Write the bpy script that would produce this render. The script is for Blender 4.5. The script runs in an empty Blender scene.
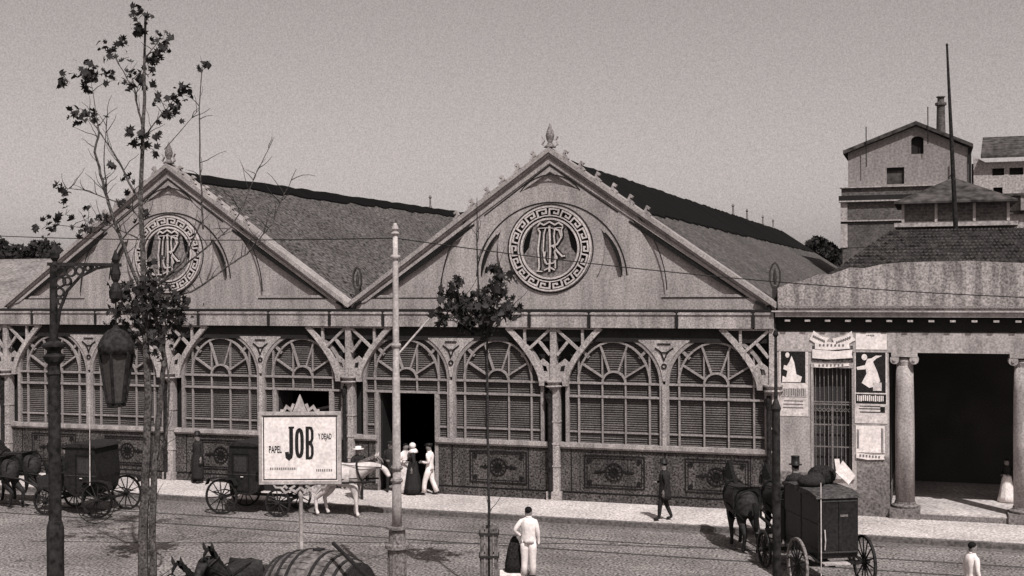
import bpy, math, random
from mathutils import Vector, Matrix
from mathutils.geometry import tessellate_polygon
PI=math.pi; R=math.radians; sin=math.sin; cos=math.cos
random.seed(7)
scn=bpy.context.scene; col=scn.collection

# ------------------------------------------------------------------ materials
TINT=(1.0,.905,.88)
def g(v,t=None):
    t=t or TINT
    return (min(1,v*t[0]),min(1,v*t[1]),min(1,v*t[2]),1)
MATS={}
def mat(name,v,grain=.5,gs=30,stain=.25,ss=.7,rough=.85,streak=0,bump=0,metal=0,tint=None,obj=True,spec=.08):
    if name in MATS: return MATS[name]
    m=bpy.data.materials.new(name); m.use_nodes=True; nt=m.node_tree; N=nt.nodes; L=nt.links
    b=N['Principled BSDF']; b.inputs['Roughness'].default_value=rough; b.inputs['Metallic'].default_value=metal
    b.inputs['Specular IOR Level'].default_value=spec
    tc=N.new('ShaderNodeTexCoord'); co=tc.outputs['Object']
    def noise(scale,det,vec=None):
        n=N.new('ShaderNodeTexNoise'); n.inputs['Scale'].default_value=scale; n.inputs['Detail'].default_value=det
        L.new(vec or co,n.inputs['Vector']); return n.outputs['Fac']
    def rng(f,a,b_,lo=.3,hi=.7):
        r=N.new('ShaderNodeMapRange'); r.inputs[1].default_value=lo; r.inputs[2].default_value=hi
        r.inputs[3].default_value=a; r.inputs[4].default_value=b_; L.new(f,r.inputs[0]); return r.outputs[0]
    def mul(a,b_):
        x=N.new('ShaderNodeMath'); x.operation='MULTIPLY'; L.new(a,x.inputs[0])
        if isinstance(b_,float): x.inputs[1].default_value=b_
        else: L.new(b_,x.inputs[1])
        return x.outputs[0]
    gf=noise(gs,2.0)
    f=mul(rng(gf,1-grain,1+grain),rng(noise(ss,5.0),1-stain,1+stain*.7))
    if streak:
        mp=N.new('ShaderNodeMapping'); mp.inputs['Scale'].default_value=(3.2,3.2,.35); L.new(co,mp.inputs[0])
        f=mul(f,rng(noise(1.3,6.0,mp.outputs[0]),1-streak,1.05,.38,.6))
    vm=N.new('ShaderNodeVectorMath'); vm.operation='SCALE'; vm.inputs[0].default_value=g(v,tint)[:3]
    L.new(f,vm.inputs['Scale']); L.new(vm.outputs[0],b.inputs['Base Color'])
    if bump:
        bp=N.new('ShaderNodeBump'); bp.inputs['Strength'].default_value=bump; bp.inputs['Distance'].default_value=.02
        L.new(gf,bp.inputs['Height']); L.new(bp.outputs[0],b.inputs['Normal'])
    MATS[name]=m; return m
def brickmat(name,v,sc=4.0,grain=.35):
    m=mat(name,v,grain=grain,gs=9); nt=m.node_tree; N=nt.nodes; L=nt.links
    b=N['Principled BSDF']; src=b.inputs['Base Color'].links[0].from_socket
    br=N.new('ShaderNodeTexBrick'); br.inputs['Scale'].default_value=sc; br.inputs['Color1'].default_value=(1,1,1,1)
    br.inputs['Color2'].default_value=(.6,.6,.6,1); br.inputs['Mortar'].default_value=(1.0,1.0,1.0,1); br.inputs['Mortar Size'].default_value=.03
    mp=N.new('ShaderNodeMapping'); mp.inputs['Rotation'].default_value=(R(90),0,0)
    tc=N.new('ShaderNodeTexCoord'); L.new(tc.outputs['Object'],mp.inputs[0]); L.new(mp.outputs[0],br.inputs['Vector'])
    vm=N.new('ShaderNodeVectorMath'); vm.operation='MULTIPLY'; L.new(src,vm.inputs[0]); L.new(br.outputs['Color'],vm.inputs[1])
    L.new(vm.outputs[0],b.inputs['Base Color']); return m
NT=(1,.93,.92)
M_ped=mat('painted_render',.305,grain=.34,gs=19,stain=.22,ss=.5,streak=.18,bump=.2)
M_iron_l=mat('light_painted_iron',.34,grain=.45,gs=22,stain=.25,ss=1.2,streak=.15)
M_fascia=mat('fascia_paint',.34,grain=.4,gs=20,stain=.25,ss=1,streak=.3)
M_bar=mat('glazing_bar_paint',.25,grain=.35,gs=22,stain=.2)
M_louv=mat('louvre_board',.10,grain=.4,gs=20,stain=.3,ss=1.1)
M_dado=mat('dado_panel',.075,grain=.95,gs=17,stain=.4,ss=1.1,streak=.25,bump=.4)
M_dark=mat('dark_timber_and_shade',.022,grain=.3,tint=NT)  # also colours strips that stand in for shade under fascia and cornices
M_line=mat('dark_groove_and_shade',.014,grain=.4,tint=NT)  # also colours the painted shade crescents on the pediments
M_black=mat('black_lacquer',.018,grain=.4,gs=14,rough=.45,tint=NT,spec=.18)
M_blackc=mat('black_cloth',.026,grain=.5,gs=30,tint=NT)
M_roof=mat('roof_sheet',.08,grain=.9,gs=8,stain=.22,ss=.5,bump=.3)
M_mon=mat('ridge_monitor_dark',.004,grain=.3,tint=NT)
M_stone=mat('stone_render',.37,grain=.3,gs=18,stain=.25,streak=.25,bump=.2)
M_stone2=mat('rough_stone_base',.17,grain=.5,gs=14,stain=.35,bump=.5)
M_attic=mat('stained_attic_render',.30,grain=.5,gs=19,stain=.2,ss=.8,streak=.4,bump=.3)
M_road=mat('road_dust',.185,grain=1.0,gs=15,stain=.35,ss=.5,bump=.5)
M_walk=mat('pavement_stone',.46,grain=.5,gs=15,stain=.25,ss=.5,bump=.3)
M_kerb=mat('kerb_stone',.12,grain=.5,gs=12)
M_rail=mat('rail_steel',.06,grain=.5,gs=6,tint=NT)
M_white=mat('white_cloth',.72,grain=.12,gs=14,stain=.12,ss=4)
M_paper=mat('paper',.55,grain=.25,gs=14,stain=.2,ss=3)
M_paper2=mat('paper_white',.72,grain=.18,gs=14,stain=.15,ss=3)
M_ink=mat('ink',.02,tint=NT)
M_inkg=mat('grey_ink',.16)
M_skin=mat('skin',.2,grain=.15)
M_hair=mat('hair',.012,tint=NT)
M_wood=mat('aged_oak',.13,grain=.5,gs=12,stain=.4,ss=5)
M_hoop=mat('iron_hoop',.03,tint=NT)
M_bark=mat('bark',.075,grain=.6,gs=20,stain=.5,ss=5,bump=.5)
M_barkd=mat('dark_bark',.035,grain=.5,gs=20,tint=NT)
M_leaf=mat('leaf',.035,grain=.3,gs=8,stain=.6,ss=3,tint=NT)
M_post=mat('cast_iron_black',.022,grain=.6,gs=12,rough=.6,tint=NT)
M_pole=mat('pale_paint',.40,grain=.25,gs=18,stain=.25,ss=3,streak=.25)
M_polegrey=mat('grey_cast_base',.17,grain=.6,gs=20)
M_tile=mat('roof_tile',.038,grain=.7,gs=6,stain=.4,ss=1.5)
M_brick=brickmat('old_brick',.11,2.2)
M_farw=mat('far_wall_render',.23,grain=.28,gs=8,stain=.12,ss=.3,streak=.1)
M_farl=mat('far_white_wall',.34,grain=.4,gs=8,stain=.15,ss=.3)
M_farr=mat('far_roof',.06,grain=.6,gs=3)
M_bush=mat('far_foliage',.028,grain=.5,gs=2,tint=NT)
M_horse=mat('dark_horse_coat',.024,grain=.5,gs=14,rough=.7,tint=NT,spec=.15)
M_horsew=mat('grey_horse_coat',.55,grain=.2,gs=9,stain=.25,ss=3)
M_glass=mat('dull_lamp_glass',.06,grain=.3,rough=.6,spec=.15)
M_sack=mat('dark_sackcloth',.02,grain=.7,gs=24,tint=NT)
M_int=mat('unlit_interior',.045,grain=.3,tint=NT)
M_floor=mat('porch_floor',.42,grain=.4,gs=10)

# ------------------------------------------------------------------ mesh builder
class MB:
    def __init__(s): s.v=[]; s.f=[]; s.n=0
    def add(s,vs,fs):
        o=len(s.v); s.v+= [tuple(v) for v in vs]; s.f+=[tuple(i+o for i in f) for f in fs]
    def box(s,x0,x1,y0,y1,z0,z1):
        s.add([(x0,y0,z0),(x1,y0,z0),(x1,y1,z0),(x0,y1,z0),(x0,y0,z1),(x1,y0,z1),(x1,y1,z1),(x0,y1,z1)],
              [(0,3,2,1),(4,5,6,7),(0,1,5,4),(1,2,6,5),(2,3,7,6),(3,0,4,7)])
    def rib(s,pts,w,y0,y1,closed=False):
        """mitred flat ribbon in the x-z plane, from depth y0 (front) to y1"""
        s.n+=1; y0=y0-.0017*(s.n%7)
        P=[Vector(p) for p in pts]; n=len(P); A=[];B=[]
        for i in range(n):
            if closed: a=P[i]-P[i-1]; b=P[(i+1)%n]-P[i]
            else:
                a=P[i]-P[i-1] if i else P[1]-P[0]; b=P[i+1]-P[i] if i<n-1 else a
            a.normalize(); b.normalize(); t=(a+b)
            if t.length<1e-4: t=a
            t.normalize(); nn=Vector((-t.y,t.x)); c=max(.45,nn.dot(Vector((-a.y,a.x))))
            ww=w(i/(n-1)) if callable(w) else w
            A.append(P[i]+nn*ww/2/c); B.append(P[i]-nn*ww/2/c)
        vs=[]
        for a,b in zip(A,B): vs+=[(a.x,y0,a.y),(b.x,y0,b.y),(b.x,y1,b.y),(a.x,y1,a.y)]
        fs=[]
        m=n if closed else n-1
        for i in range(m):
            j=(i+1)%n; i4=i*4;j4=j*4
            for k in range(4):
                k2=(k+1)%4; fs.append((i4+k,j4+k,j4+k2,i4+k2))
        if not closed: fs+=[(3,2,1,0),(4*n-4,4*n-3,4*n-2,4*n-1)]
        s.add(vs,fs)
    def plate(s,outer,holes,y0,y1):
        loops=[outer]+holes
        L3=[[Vector((p[0],p[1],0)) for p in l] for l in loops]
        flat=[p for l in loops for p in l]; n=len(flat)
        tris=tessellate_polygon(L3)
        vs=[(p[0],y0,p[1]) for p in flat]+[(p[0],y1,p[1]) for p in flat]
        fs=[tuple(t) for t in tris]+[tuple(i+n for i in reversed(t)) for t in tris]
        o=0
        for l in loops:
            k=len(l)
            for i in range(k):
                a=o+i;b=o+(i+1)%k; fs.append((a,b,b+n,a+n))
            o+=k
        s.add(vs,fs)
    def tube(s,pts,r,seg=8,cap=True):
        P=[Vector(p) for p in pts]; n=len(P); vs=[];fs=[]
        up=Vector((0,0,1)); prev=None
        for i in range(n):
            t=(P[min(i+1,n-1)]-P[max(i-1,0)]).normalized()
            if prev is None:
                a=t.cross(up); 
                if a.length<.05: a=t.cross(Vector((0,1,0)))
                a.normalize()
            else:
                a=(prev-t*prev.dot(t)).normalized()
            prev=a; b=t.cross(a); rr=r[i] if isinstance(r,(list,tuple)) else r
            for k in range(seg):
                q=2*PI*k/seg; vs.append(P[i]+(a*cos(q)+b*sin(q))*rr)
        for i in range(n-1):
            for k in range(seg):
                k2=(k+1)%seg; fs.append((i*seg+k,i*seg+k2,(i+1)*seg+k2,(i+1)*seg+k))
        if cap: fs+=[tuple(reversed(range(seg))),tuple((n-1)*seg+k for k in range(seg))]
        s.add(vs,fs)
    def lathe(s,prof,c=(0,0,0),axis='z',seg=20,sx=1,sy=1,fold=0,nf=9):
        ring=prof[0]==prof[-1]
        n=len(prof); vs=[];fs=[]
        for j,(r,z) in enumerate(prof):
            for k in range(seg):
                q=2*PI*k/seg; rr=r*(1+fold*sin(q*nf+j*.3)*(1-j/n))
                x,y=rr*cos(q)*sx,rr*sin(q)*sy
                if axis=='z': vs.append((c[0]+x,c[1]+y,c[2]+z))
                elif axis=='y': vs.append((c[0]+x,c[1]+z,c[2]+y))
                else: vs.append((c[0]+z,c[1]+x,c[2]+y))
        for i in range(n-1):
            for k in range(seg):
                k2=(k+1)%seg; fs.append((i*seg+k,i*seg+k2,(i+1)*seg+k2,(i+1)*seg+k))
        if not ring: fs+=[tuple(reversed(range(seg))),tuple((n-1)*seg+k for k in range(seg))]
        s.add(vs,fs)
    def ball(s,c,rx,ry,rz,seg=12,rings=8):
        s.lathe([(max(.001,sin(PI*i/rings))*1,-cos(PI*i/rings)) for i in range(rings+1)],(0,0,0),seg=seg)
        k=seg*(rings+1)
        for i in range(len(s.v)-k,len(s.v)):
            v=s.v[i]; s.v[i]=(c[0]+v[0]*rx,c[1]+v[1]*ry,c[2]+v[2]*rz)
    def prism(s,poly,y0,y1):
        s.plate(poly,[],y0,y1)
    def build(s,name,m,parent=None,smooth=False,loc=None,rz=0):
        me=bpy.data.meshes.new(name); me.from_pydata(s.v,[],s.f); me.materials.append(m); me.update()
        if smooth: me.polygons.foreach_set('use_smooth',[True]*len(me.polygons))
        import bmesh
        b=bmesh.new(); b.from_mesh(me); bmesh.ops.recalc_face_normals(b,faces=b.faces); b.to_mesh(me); b.free()
        o=bpy.data.objects.new(name,me); col.objects.link(o)
        if parent: o.parent=parent
        if loc: o.location=loc
        if rz: o.rotation_euler=(0,0,rz)
        return o
def tag(o,label=None,cat=None,group=None,kind=None):
    if label: o['label']=label
    if cat: o['category']=cat
    if group: o['group']=group
    if kind: o['kind']=kind
    return o
def empty(name,loc,rz=0,label=None,cat=None,group=None):
    o=bpy.data.objects.new(name,None); col.objects.link(o); o.location=loc; o.rotation_euler=(0,0,rz)
    o.empty_display_size=.2
    return tag(o,label,cat,group)
def copy_tree(o,parent=None):
    c=o.copy(); col.objects.link(c); c.parent=parent
    for ch in list(o.children): copy_tree(ch,c)
    return c
def arc(cx,cz,r,a0,a1,n=16,rz=None):
    return [(cx+r*cos(R(a0+(a1-a0)*i/n)),cz+(rz or r)*sin(R(a0+(a1-a0)*i/n))) for i in range(n+1)]
def textmesh(txt,size,m,parent,loc,sx=1.0,name='lettering',rotz=0,ext=.004):
    cu=bpy.data.curves.new('t','FONT'); cu.body=txt; cu.size=size; cu.align_x='CENTER'; cu.align_y='CENTER'; cu.extrude=ext; cu.offset=size*.012
    to=bpy.data.objects.new('t',cu); col.objects.link(to)
    dg=bpy.context.evaluated_depsgraph_get(); me=bpy.data.meshes.new_from_object(to.evaluated_get(dg))
    bpy.data.objects.remove(to); bpy.data.curves.remove(cu)
    me.transform(Matrix.Rotation(R(90),4,'X')@Matrix.Diagonal((sx,1,1,1))); me.materials.clear(); me.materials.append(m); me.name=name
    o=bpy.data.objects.new(name,me); col.objects.link(o); o.parent=parent; o.location=loc; o.rotation_euler=(0,0,rotz); return o

# ------------------------------------------------------------------ setting
def struct(name,mb,m): return tag(mb.build(name,m),kind='structure')
b=MB(); b.box(-500,500,-120,500,-.3,0); struct('road',b,M_road)
def ruts(m,amt):
    nt=m.node_tree; N=nt.nodes; L=nt.links; bs=N['Principled BSDF']; src=bs.inputs['Base Color'].links[0].from_socket
    tc=N.new('ShaderNodeTexCoord'); mp=N.new('ShaderNodeMapping'); mp.inputs['Scale'].default_value=(.12,1.6,1); L.new(tc.outputs['Object'],mp.inputs[0])
    n=N.new('ShaderNodeTexNoise'); n.inputs['Scale'].default_value=1.4; n.inputs['Detail'].default_value=5; n.inputs['Distortion'].default_value=.4; L.new(mp.outputs[0],n.inputs[0])
    r=N.new('ShaderNodeMapRange'); r.inputs[1].default_value=.35; r.inputs[2].default_value=.62; r.inputs[3].default_value=1-amt; r.inputs[4].default_value=1+amt*.4; L.new(n.outputs['Fac'],r.inputs[0])
    n2=N.new('ShaderNodeTexVoronoi'); n2.inputs['Scale'].default_value=.9; n2.inputs['Randomness'].default_value=1; L.new(tc.outputs['Object'],n2.inputs['Vector'])
    r2=N.new('ShaderNodeMapRange'); r2.inputs[1].default_value=.05; r2.inputs[2].default_value=.16; r2.inputs[3].default_value=.5; r2.inputs[4].default_value=1.0; L.new(n2.outputs['Distance'],r2.inputs[0])
    mu=N.new('ShaderNodeMath'); mu.operation='MULTIPLY'; L.new(r.outputs[0],mu.inputs[0]); L.new(r2.outputs[0],mu.inputs[1])
    v=N.new('ShaderNodeVectorMath'); v.operation='SCALE'; L.new(src,v.inputs[0]); L.new(mu.outputs[0],v.inputs['Scale']); L.new(v.outputs[0],bs.inputs['Base Color'])
ruts(M_road,.16)
b=MB(); b.box(-80,60,-2.72,.6,-.1,.15); struct('pavement',b,M_walk)
b=MB(); b.box(-80,60,-2.92,-2.722,-.1,.135); x=-60
while x<40: b.box(x,x+.03,-2.924,-2.72,-.1,.139); x+=1.1
struct('kerb',b,M_kerb)
b=MB(); b.box(-80,60,-3.25,-2.925,-.05,.004); struct('gutter',b,mat('gutter_dust',.13,grain=.6,gs=10))
b=MB()
for y in (-5.0,-6.35): b.box(-80,60,y-.035,y+.035,-.05,.006); b.box(-80,60,y+.06,y+.085,-.05,.005)
pts=[(-12,-9.6),(-8,-8.6),(-4,-7.3),(-1,-6.5),(2,-5.6),(6,-5.06)]
for k in (0,):
    for i in range(len(pts)-1):
        a=Vector(pts[i]);c=Vector(pts[i+1]); t=(c-a).normalized()*.03; n=Vector((-t.y,t.x))
        b.add([(a.x+n.x,a.y+n.y,.009),(c.x+n.x,c.y+n.y,.009),(c.x-n.x,c.y-n.y,.009),(a.x-n.x,a.y-n.y,.009)],[(0,1,2,3)])
struct('tram_rails',b,M_rail)

# ------------------------------------------------------------------ market hall
hall=empty('market_hall',(-7,0,.15),label='long iron market hall with two ornate gabled pediments and louvred arches',cat='market hall')
hall.location=(0,0,0)
SP=3.85; SILL=1.95; EZ=5.59
WX=[-19.03,-15.47,-12.03,-8.47,-5.03,-1.98,1.98,5.35]
WX=[]
for k in (-3,-2,-1,0): WX+=[k*7+2.02,k*7+5.2]
DOORS={3:1,4:1}   # windows with a doorway
RW=1.5
def window(cx,door):
    fr=MB()
    fr.rib([(cx-RW,SILL)]+arc(cx,SP,RW,180,0,28)+[(cx+RW,SILL)],.11,-.03,.12)
    w=fr.build('arched_window',M_bar,hall)
    gb=MB(); top=3.40 if door else SILL
    for x in (-1.13,1.13):
        gb.rib([(cx+x,SILL),(cx+x,SP+math.sqrt((RW-.05)**2-1.13**2))],.055,.0,.07)
    for x in (-.37,.37):
        gb.rib([(cx+x,top),(cx+x,SP+math.sqrt(1.1**2-.37**2))],.045,.005,.07)
    gb.rib([(cx-RW+.05,SP),(cx+RW-.05,SP)],.06,-.01,.08)
    gb.rib([(cx-RW+.05,3.43),(cx+RW-.05,3.43)],.06,-.013,.08)
    for s0,s1 in (((-RW+.05,-1.13),(1.13,RW-.05)) if door else ((-RW+.05,RW-.05),)) if not door else ((-RW+.05,-1.13),(1.13,RW-.05)):
        gb.rib([(cx+s0,2.32),(cx+s1,2.32)],.05,.03,.07)
    gb.rib(arc(cx,SP,1.15,180,0,24,1.30),.062,-.02,.07); gb.rib(arc(cx,SP,.37,180,0,12),.06,-.02,.07)
    for a in (28,68,112,152): gb.rib([(cx+.37*cos(R(a)),SP+.37*sin(R(a))),(cx+1.13*cos(R(a)),SP+1.26*sin(R(a)))],.055,-.015,.07)
    for a in (45,135): gb.rib([(cx+1.13*cos(R(a)),SP+1.13*sin(R(a))),(cx+(RW-.04)*cos(R(a)),SP+(RW-.04)*sin(R(a)))],.09,.005,.07)
    gb.build('glazing_bars',M_bar,w)
    sl=MB(); z=SILL+.04
    while z<SP+RW-.08:
        hw=RW-.06 if z<SP else math.sqrt(max(.01,(RW-.06)**2-(z-SP)**2))
        segs=[(-hw,hw)]
        if door and z<3.44: segs=[(-hw,-1.1),(1.1,hw)]
        for a,c in segs:
            j=random.uniform(-.004,.004)
            sl.add([(cx+a,.085+j,z),(cx+c,.085+j,z),(cx+c,.135,z+.052),(cx+a,.135,z+.052),(cx+a,.085+j,z-.012),(cx+c,.085+j,z-.012),(cx+c,.135,z+.042),(cx+a,.135,z+.042)],
                   [(0,1,2,3),(7,6,5,4),(4,5,1,0),(0,3,7,4),(1,5,6,2)])
        z+=.070
    sl.build('louvres',M_louv,w)
    if door:
        d=MB(); d.box(cx-1.12,cx-1.0,-.02,.14,.15,3.40); d.box(cx+1.0,cx+1.12,-.02,.14,.15,3.40)
        d.box(cx-1.12,cx+1.12,-.018,.14,3.40,3.425)
        dd=d.build('doorway',M_bar,hall)
        lf=MB(); lf.box(cx-1.0,cx-.93,.14,1.0,.2,3.35); lf.build('door_leaf',M_dark,dd); lf=MB(); lf.box(cx+.93,cx+1.0,.14,1.0,.2,3.35); lf.build('door_leaf',M_dark,dd)
for i,x in enumerate(WX): window(x,i in DOORS)
# dark timber wall behind, with two door openings
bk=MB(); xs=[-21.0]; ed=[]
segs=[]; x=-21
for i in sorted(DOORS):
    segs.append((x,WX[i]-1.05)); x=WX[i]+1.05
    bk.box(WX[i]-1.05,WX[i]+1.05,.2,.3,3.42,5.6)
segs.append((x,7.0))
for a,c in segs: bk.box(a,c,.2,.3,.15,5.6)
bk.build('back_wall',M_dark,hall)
# dado
da=MB(); gr=MB(); sill=MB(); pl=MB()
for a,c in segs: 
    da.box(a,c,.0,.18,.15,1.84); sill.box(a,c,-.10,.19,1.842,1.97); sill.box(a,c,-.05,.17,1.78,1.84); pl.box(a,c,-.05,.0,.15,.38); gr.box(a,c,-.012,.0,.40,.44); gr.box(a,c,-.056,.0,1.755,1.778)
da.build('dado_wall',M_dado,hall); sill.build('sill',M_fascia,hall); pl.build('plinth',M_dado,hall)
for k in (-3,-2,-1,0):
    gr.box(k*7+3.60,k*7+3.64,-.01,0,.45,1.75)
    for s in (.62,6.2): gr.box(k*7+s,k*7+s+.03,-.01,0,.45,1.75)
for i,x in enumerate(WX):
    if i in DOORS: continue
    z=1.10
    gr.rib([(x-.95,z-.5),(x+.95,z-.5),(x+.95,z+.5),(x-.95,z+.5)],.035,-.02,0,True)
    gr.rib([(x-.87,z-.42),(x+.87,z-.42),(x+.87,z+.42),(x-.87,z+.42)],.015,-.015,0,True)
    gr.rib(arc(x,z,.27,0,345,22),.035,-.03,0,True)
    gr.rib(arc(x,z,.13,0,345,12),.03,-.03,0,True)
    for a in range(0,180,30): gr.rib([(x-.24*cos(R(a)),z-.24*sin(R(a))),(x+.24*cos(R(a)),z+.24*sin(R(a)))],.015,-.02,0)
    for s in (-1,1):
        gr.rib([(x+s*.27,z+.05),(x+s*.40,z),(x+s*.62,z)],.05,-.025,0)
        gr.rib([(x+s*.42,z+.08),(x+s*.5,z),(x+s*.42,z-.08)],.03,-.02,0)
        for t in (-1,1): gr.rib(arc(x+s*.78,z+t*.33,.045,0,300,6),.05,-.02,0,True)
gr.build('panel_mouldings',M_line,hall)
# fascia (gutter box) in lengths
js=[-21.3]
for k in (-3,-2,-1,0):
    for d in (1.3,4.05,6.35): js.append(k*7+d)
js=[j for j in js]+[6.98]
js=sorted(set(js))
fa=MB()
for a,c in zip(js,js[1:]):
    fa.box(a+.03,c-.03,-.24,.15,EZ,6.07); fa.box(a+.03,c-.03,-.28,-.24,6.0,6.05)
fa.build('fascia',M_fascia,hall)
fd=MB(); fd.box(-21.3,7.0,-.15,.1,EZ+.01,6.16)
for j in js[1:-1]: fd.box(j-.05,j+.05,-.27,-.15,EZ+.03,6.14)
fd.box(-21.3,7,-.2,.15,6.09,6.15); fd.box(-21.3,7.0,-.052,.2,5.15,5.585)  # lower dark band stands in for the fascia's shade on the arch tops
fd.build('fascia_gaps_and_shade',M_dark,hall)
# columns
def column(x,left=True,right=True):
    c=MB(); c.box(x-.02,x+.18,-.16,.12,.15,3.72); c.box(x-.14,x-.02,-.08,.12,.15,3.72); c.box(x-.24,x+.24,-.20,.13,.15,.42); c.box(x-.10,x+.10,-.15,.1,3.9,EZ)
    for z in (1.2,1.9,2.6): c.box(x-.04,x+.2,-.175,.1,z,z+.05)
    o=c.build('column',M_iron_l,hall)
    p=MB(); p.lathe([(.2,0),(.3,.06),(.2,.1),(.22,.16),(.3,.2),(.3,.24)],(x,-.05,3.68),seg=12); p.build('capital',M_iron_l,o)
    d=MB(); d.tube([(x-.12,-.16,.2),(x-.12,-.16,3.6)],.065,8); d.lathe([(.05,0),(.10,.15),(.12,.3)],(x-.14,-.18,3.2),seg=8); d.build('downpipe',M_post,o)
    for s in ((-1,) if left else ())+((1,) if right else ()):
        q=MB()
        A=[(x+s*(2.02-(1.62+0.0)*cos(R(a))),SP+.02+(1.75+.00)*sin(R(a))) for a in range(0,78,7)]
        A=[(x+s*.38,SP-.1)]+[(x+s*(.38+1.15*(t**1.55)),SP+1.74*t) for t in [i/9 for i in range(10)]]
        q.rib(A,.17,-.16,.0)
        def ax(z): t=(z-SP)/1.74; return .38+1.15*(max(0,t)**1.55)
        q.rib([(x+s*.12,5.52),(x+s*ax(4.85),4.85)],.085,-.13,-.04)
        q.rib([(x+s*.5,5.18),(x+s*.12,4.72)],.09,-.12,-.04)
        q.rib([(x+s*.95,5.55),(x+s*.95,5.05)],.08,-.13,-.04)
        q.plate([(x+s*.10,3.9),(x+s*.42,3.9),(x+s*.55,4.45),(x+s*.36,4.6),(x+s*.10,4.4)],[[(x+s*.2,4.2),(x+s*.34,4.2),(x+s*.38,4.4),(x+s*.24,4.36)]],-.10,-.04)
        q.rib([(x+s*.12,5.55),(x+s*1.5,5.55)],.05,-.12,-.04)
        q.build('bracket',M_iron_l,o)
for k in (-3,-2,-1,0,1): column((k*7.0+(.0,.0,-.03,.10)[k+3]) if k<1 else 6.9,left=True,right=(k<1))
for k in (-3,-2,-1,0):   # Y shaped mullion brackets
    x=k*7+3.62; m=MB()
    m.box(x-.06,x+.06,-.08,.1,SILL,SP)
    L=[(x-.07,SP)]; 
    cl=k*7+2.02; cr_=k*7+5.2; rr=RW+.055
    A=[(cl+rr*cos(R(a)),SP+rr*sin(R(a))) for a in range(4,60,5)]
    Bp=[(cr_-rr*cos(R(a)),SP+rr*sin(R(a))) for a in range(4,60,5)]
    m.plate(A+[(A[-1][0],5.22),(Bp[-1][0],5.22)]+Bp[::-1],[],-.06,.05)
    o=m.build('mullion',M_iron_l,hall)
    e=MB(); e.rib([(x-.28,4.98),(x-.1,4.85),(x,4.6),(x+.1,4.85),(x+.28,4.98)],.04,-.085,-.06); e.rib(arc(x,4.42,.07,0,330,10),.035,-.085,-.06,True)
    e.rib([(x-.2,5.1),(x+.2,5.1)],.04,-.085,-.06); e.rib([(x-.14,4.84),(x+.14,4.84)],.03,-.083,-.06); e.build('emblem',M_line,o)
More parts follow.
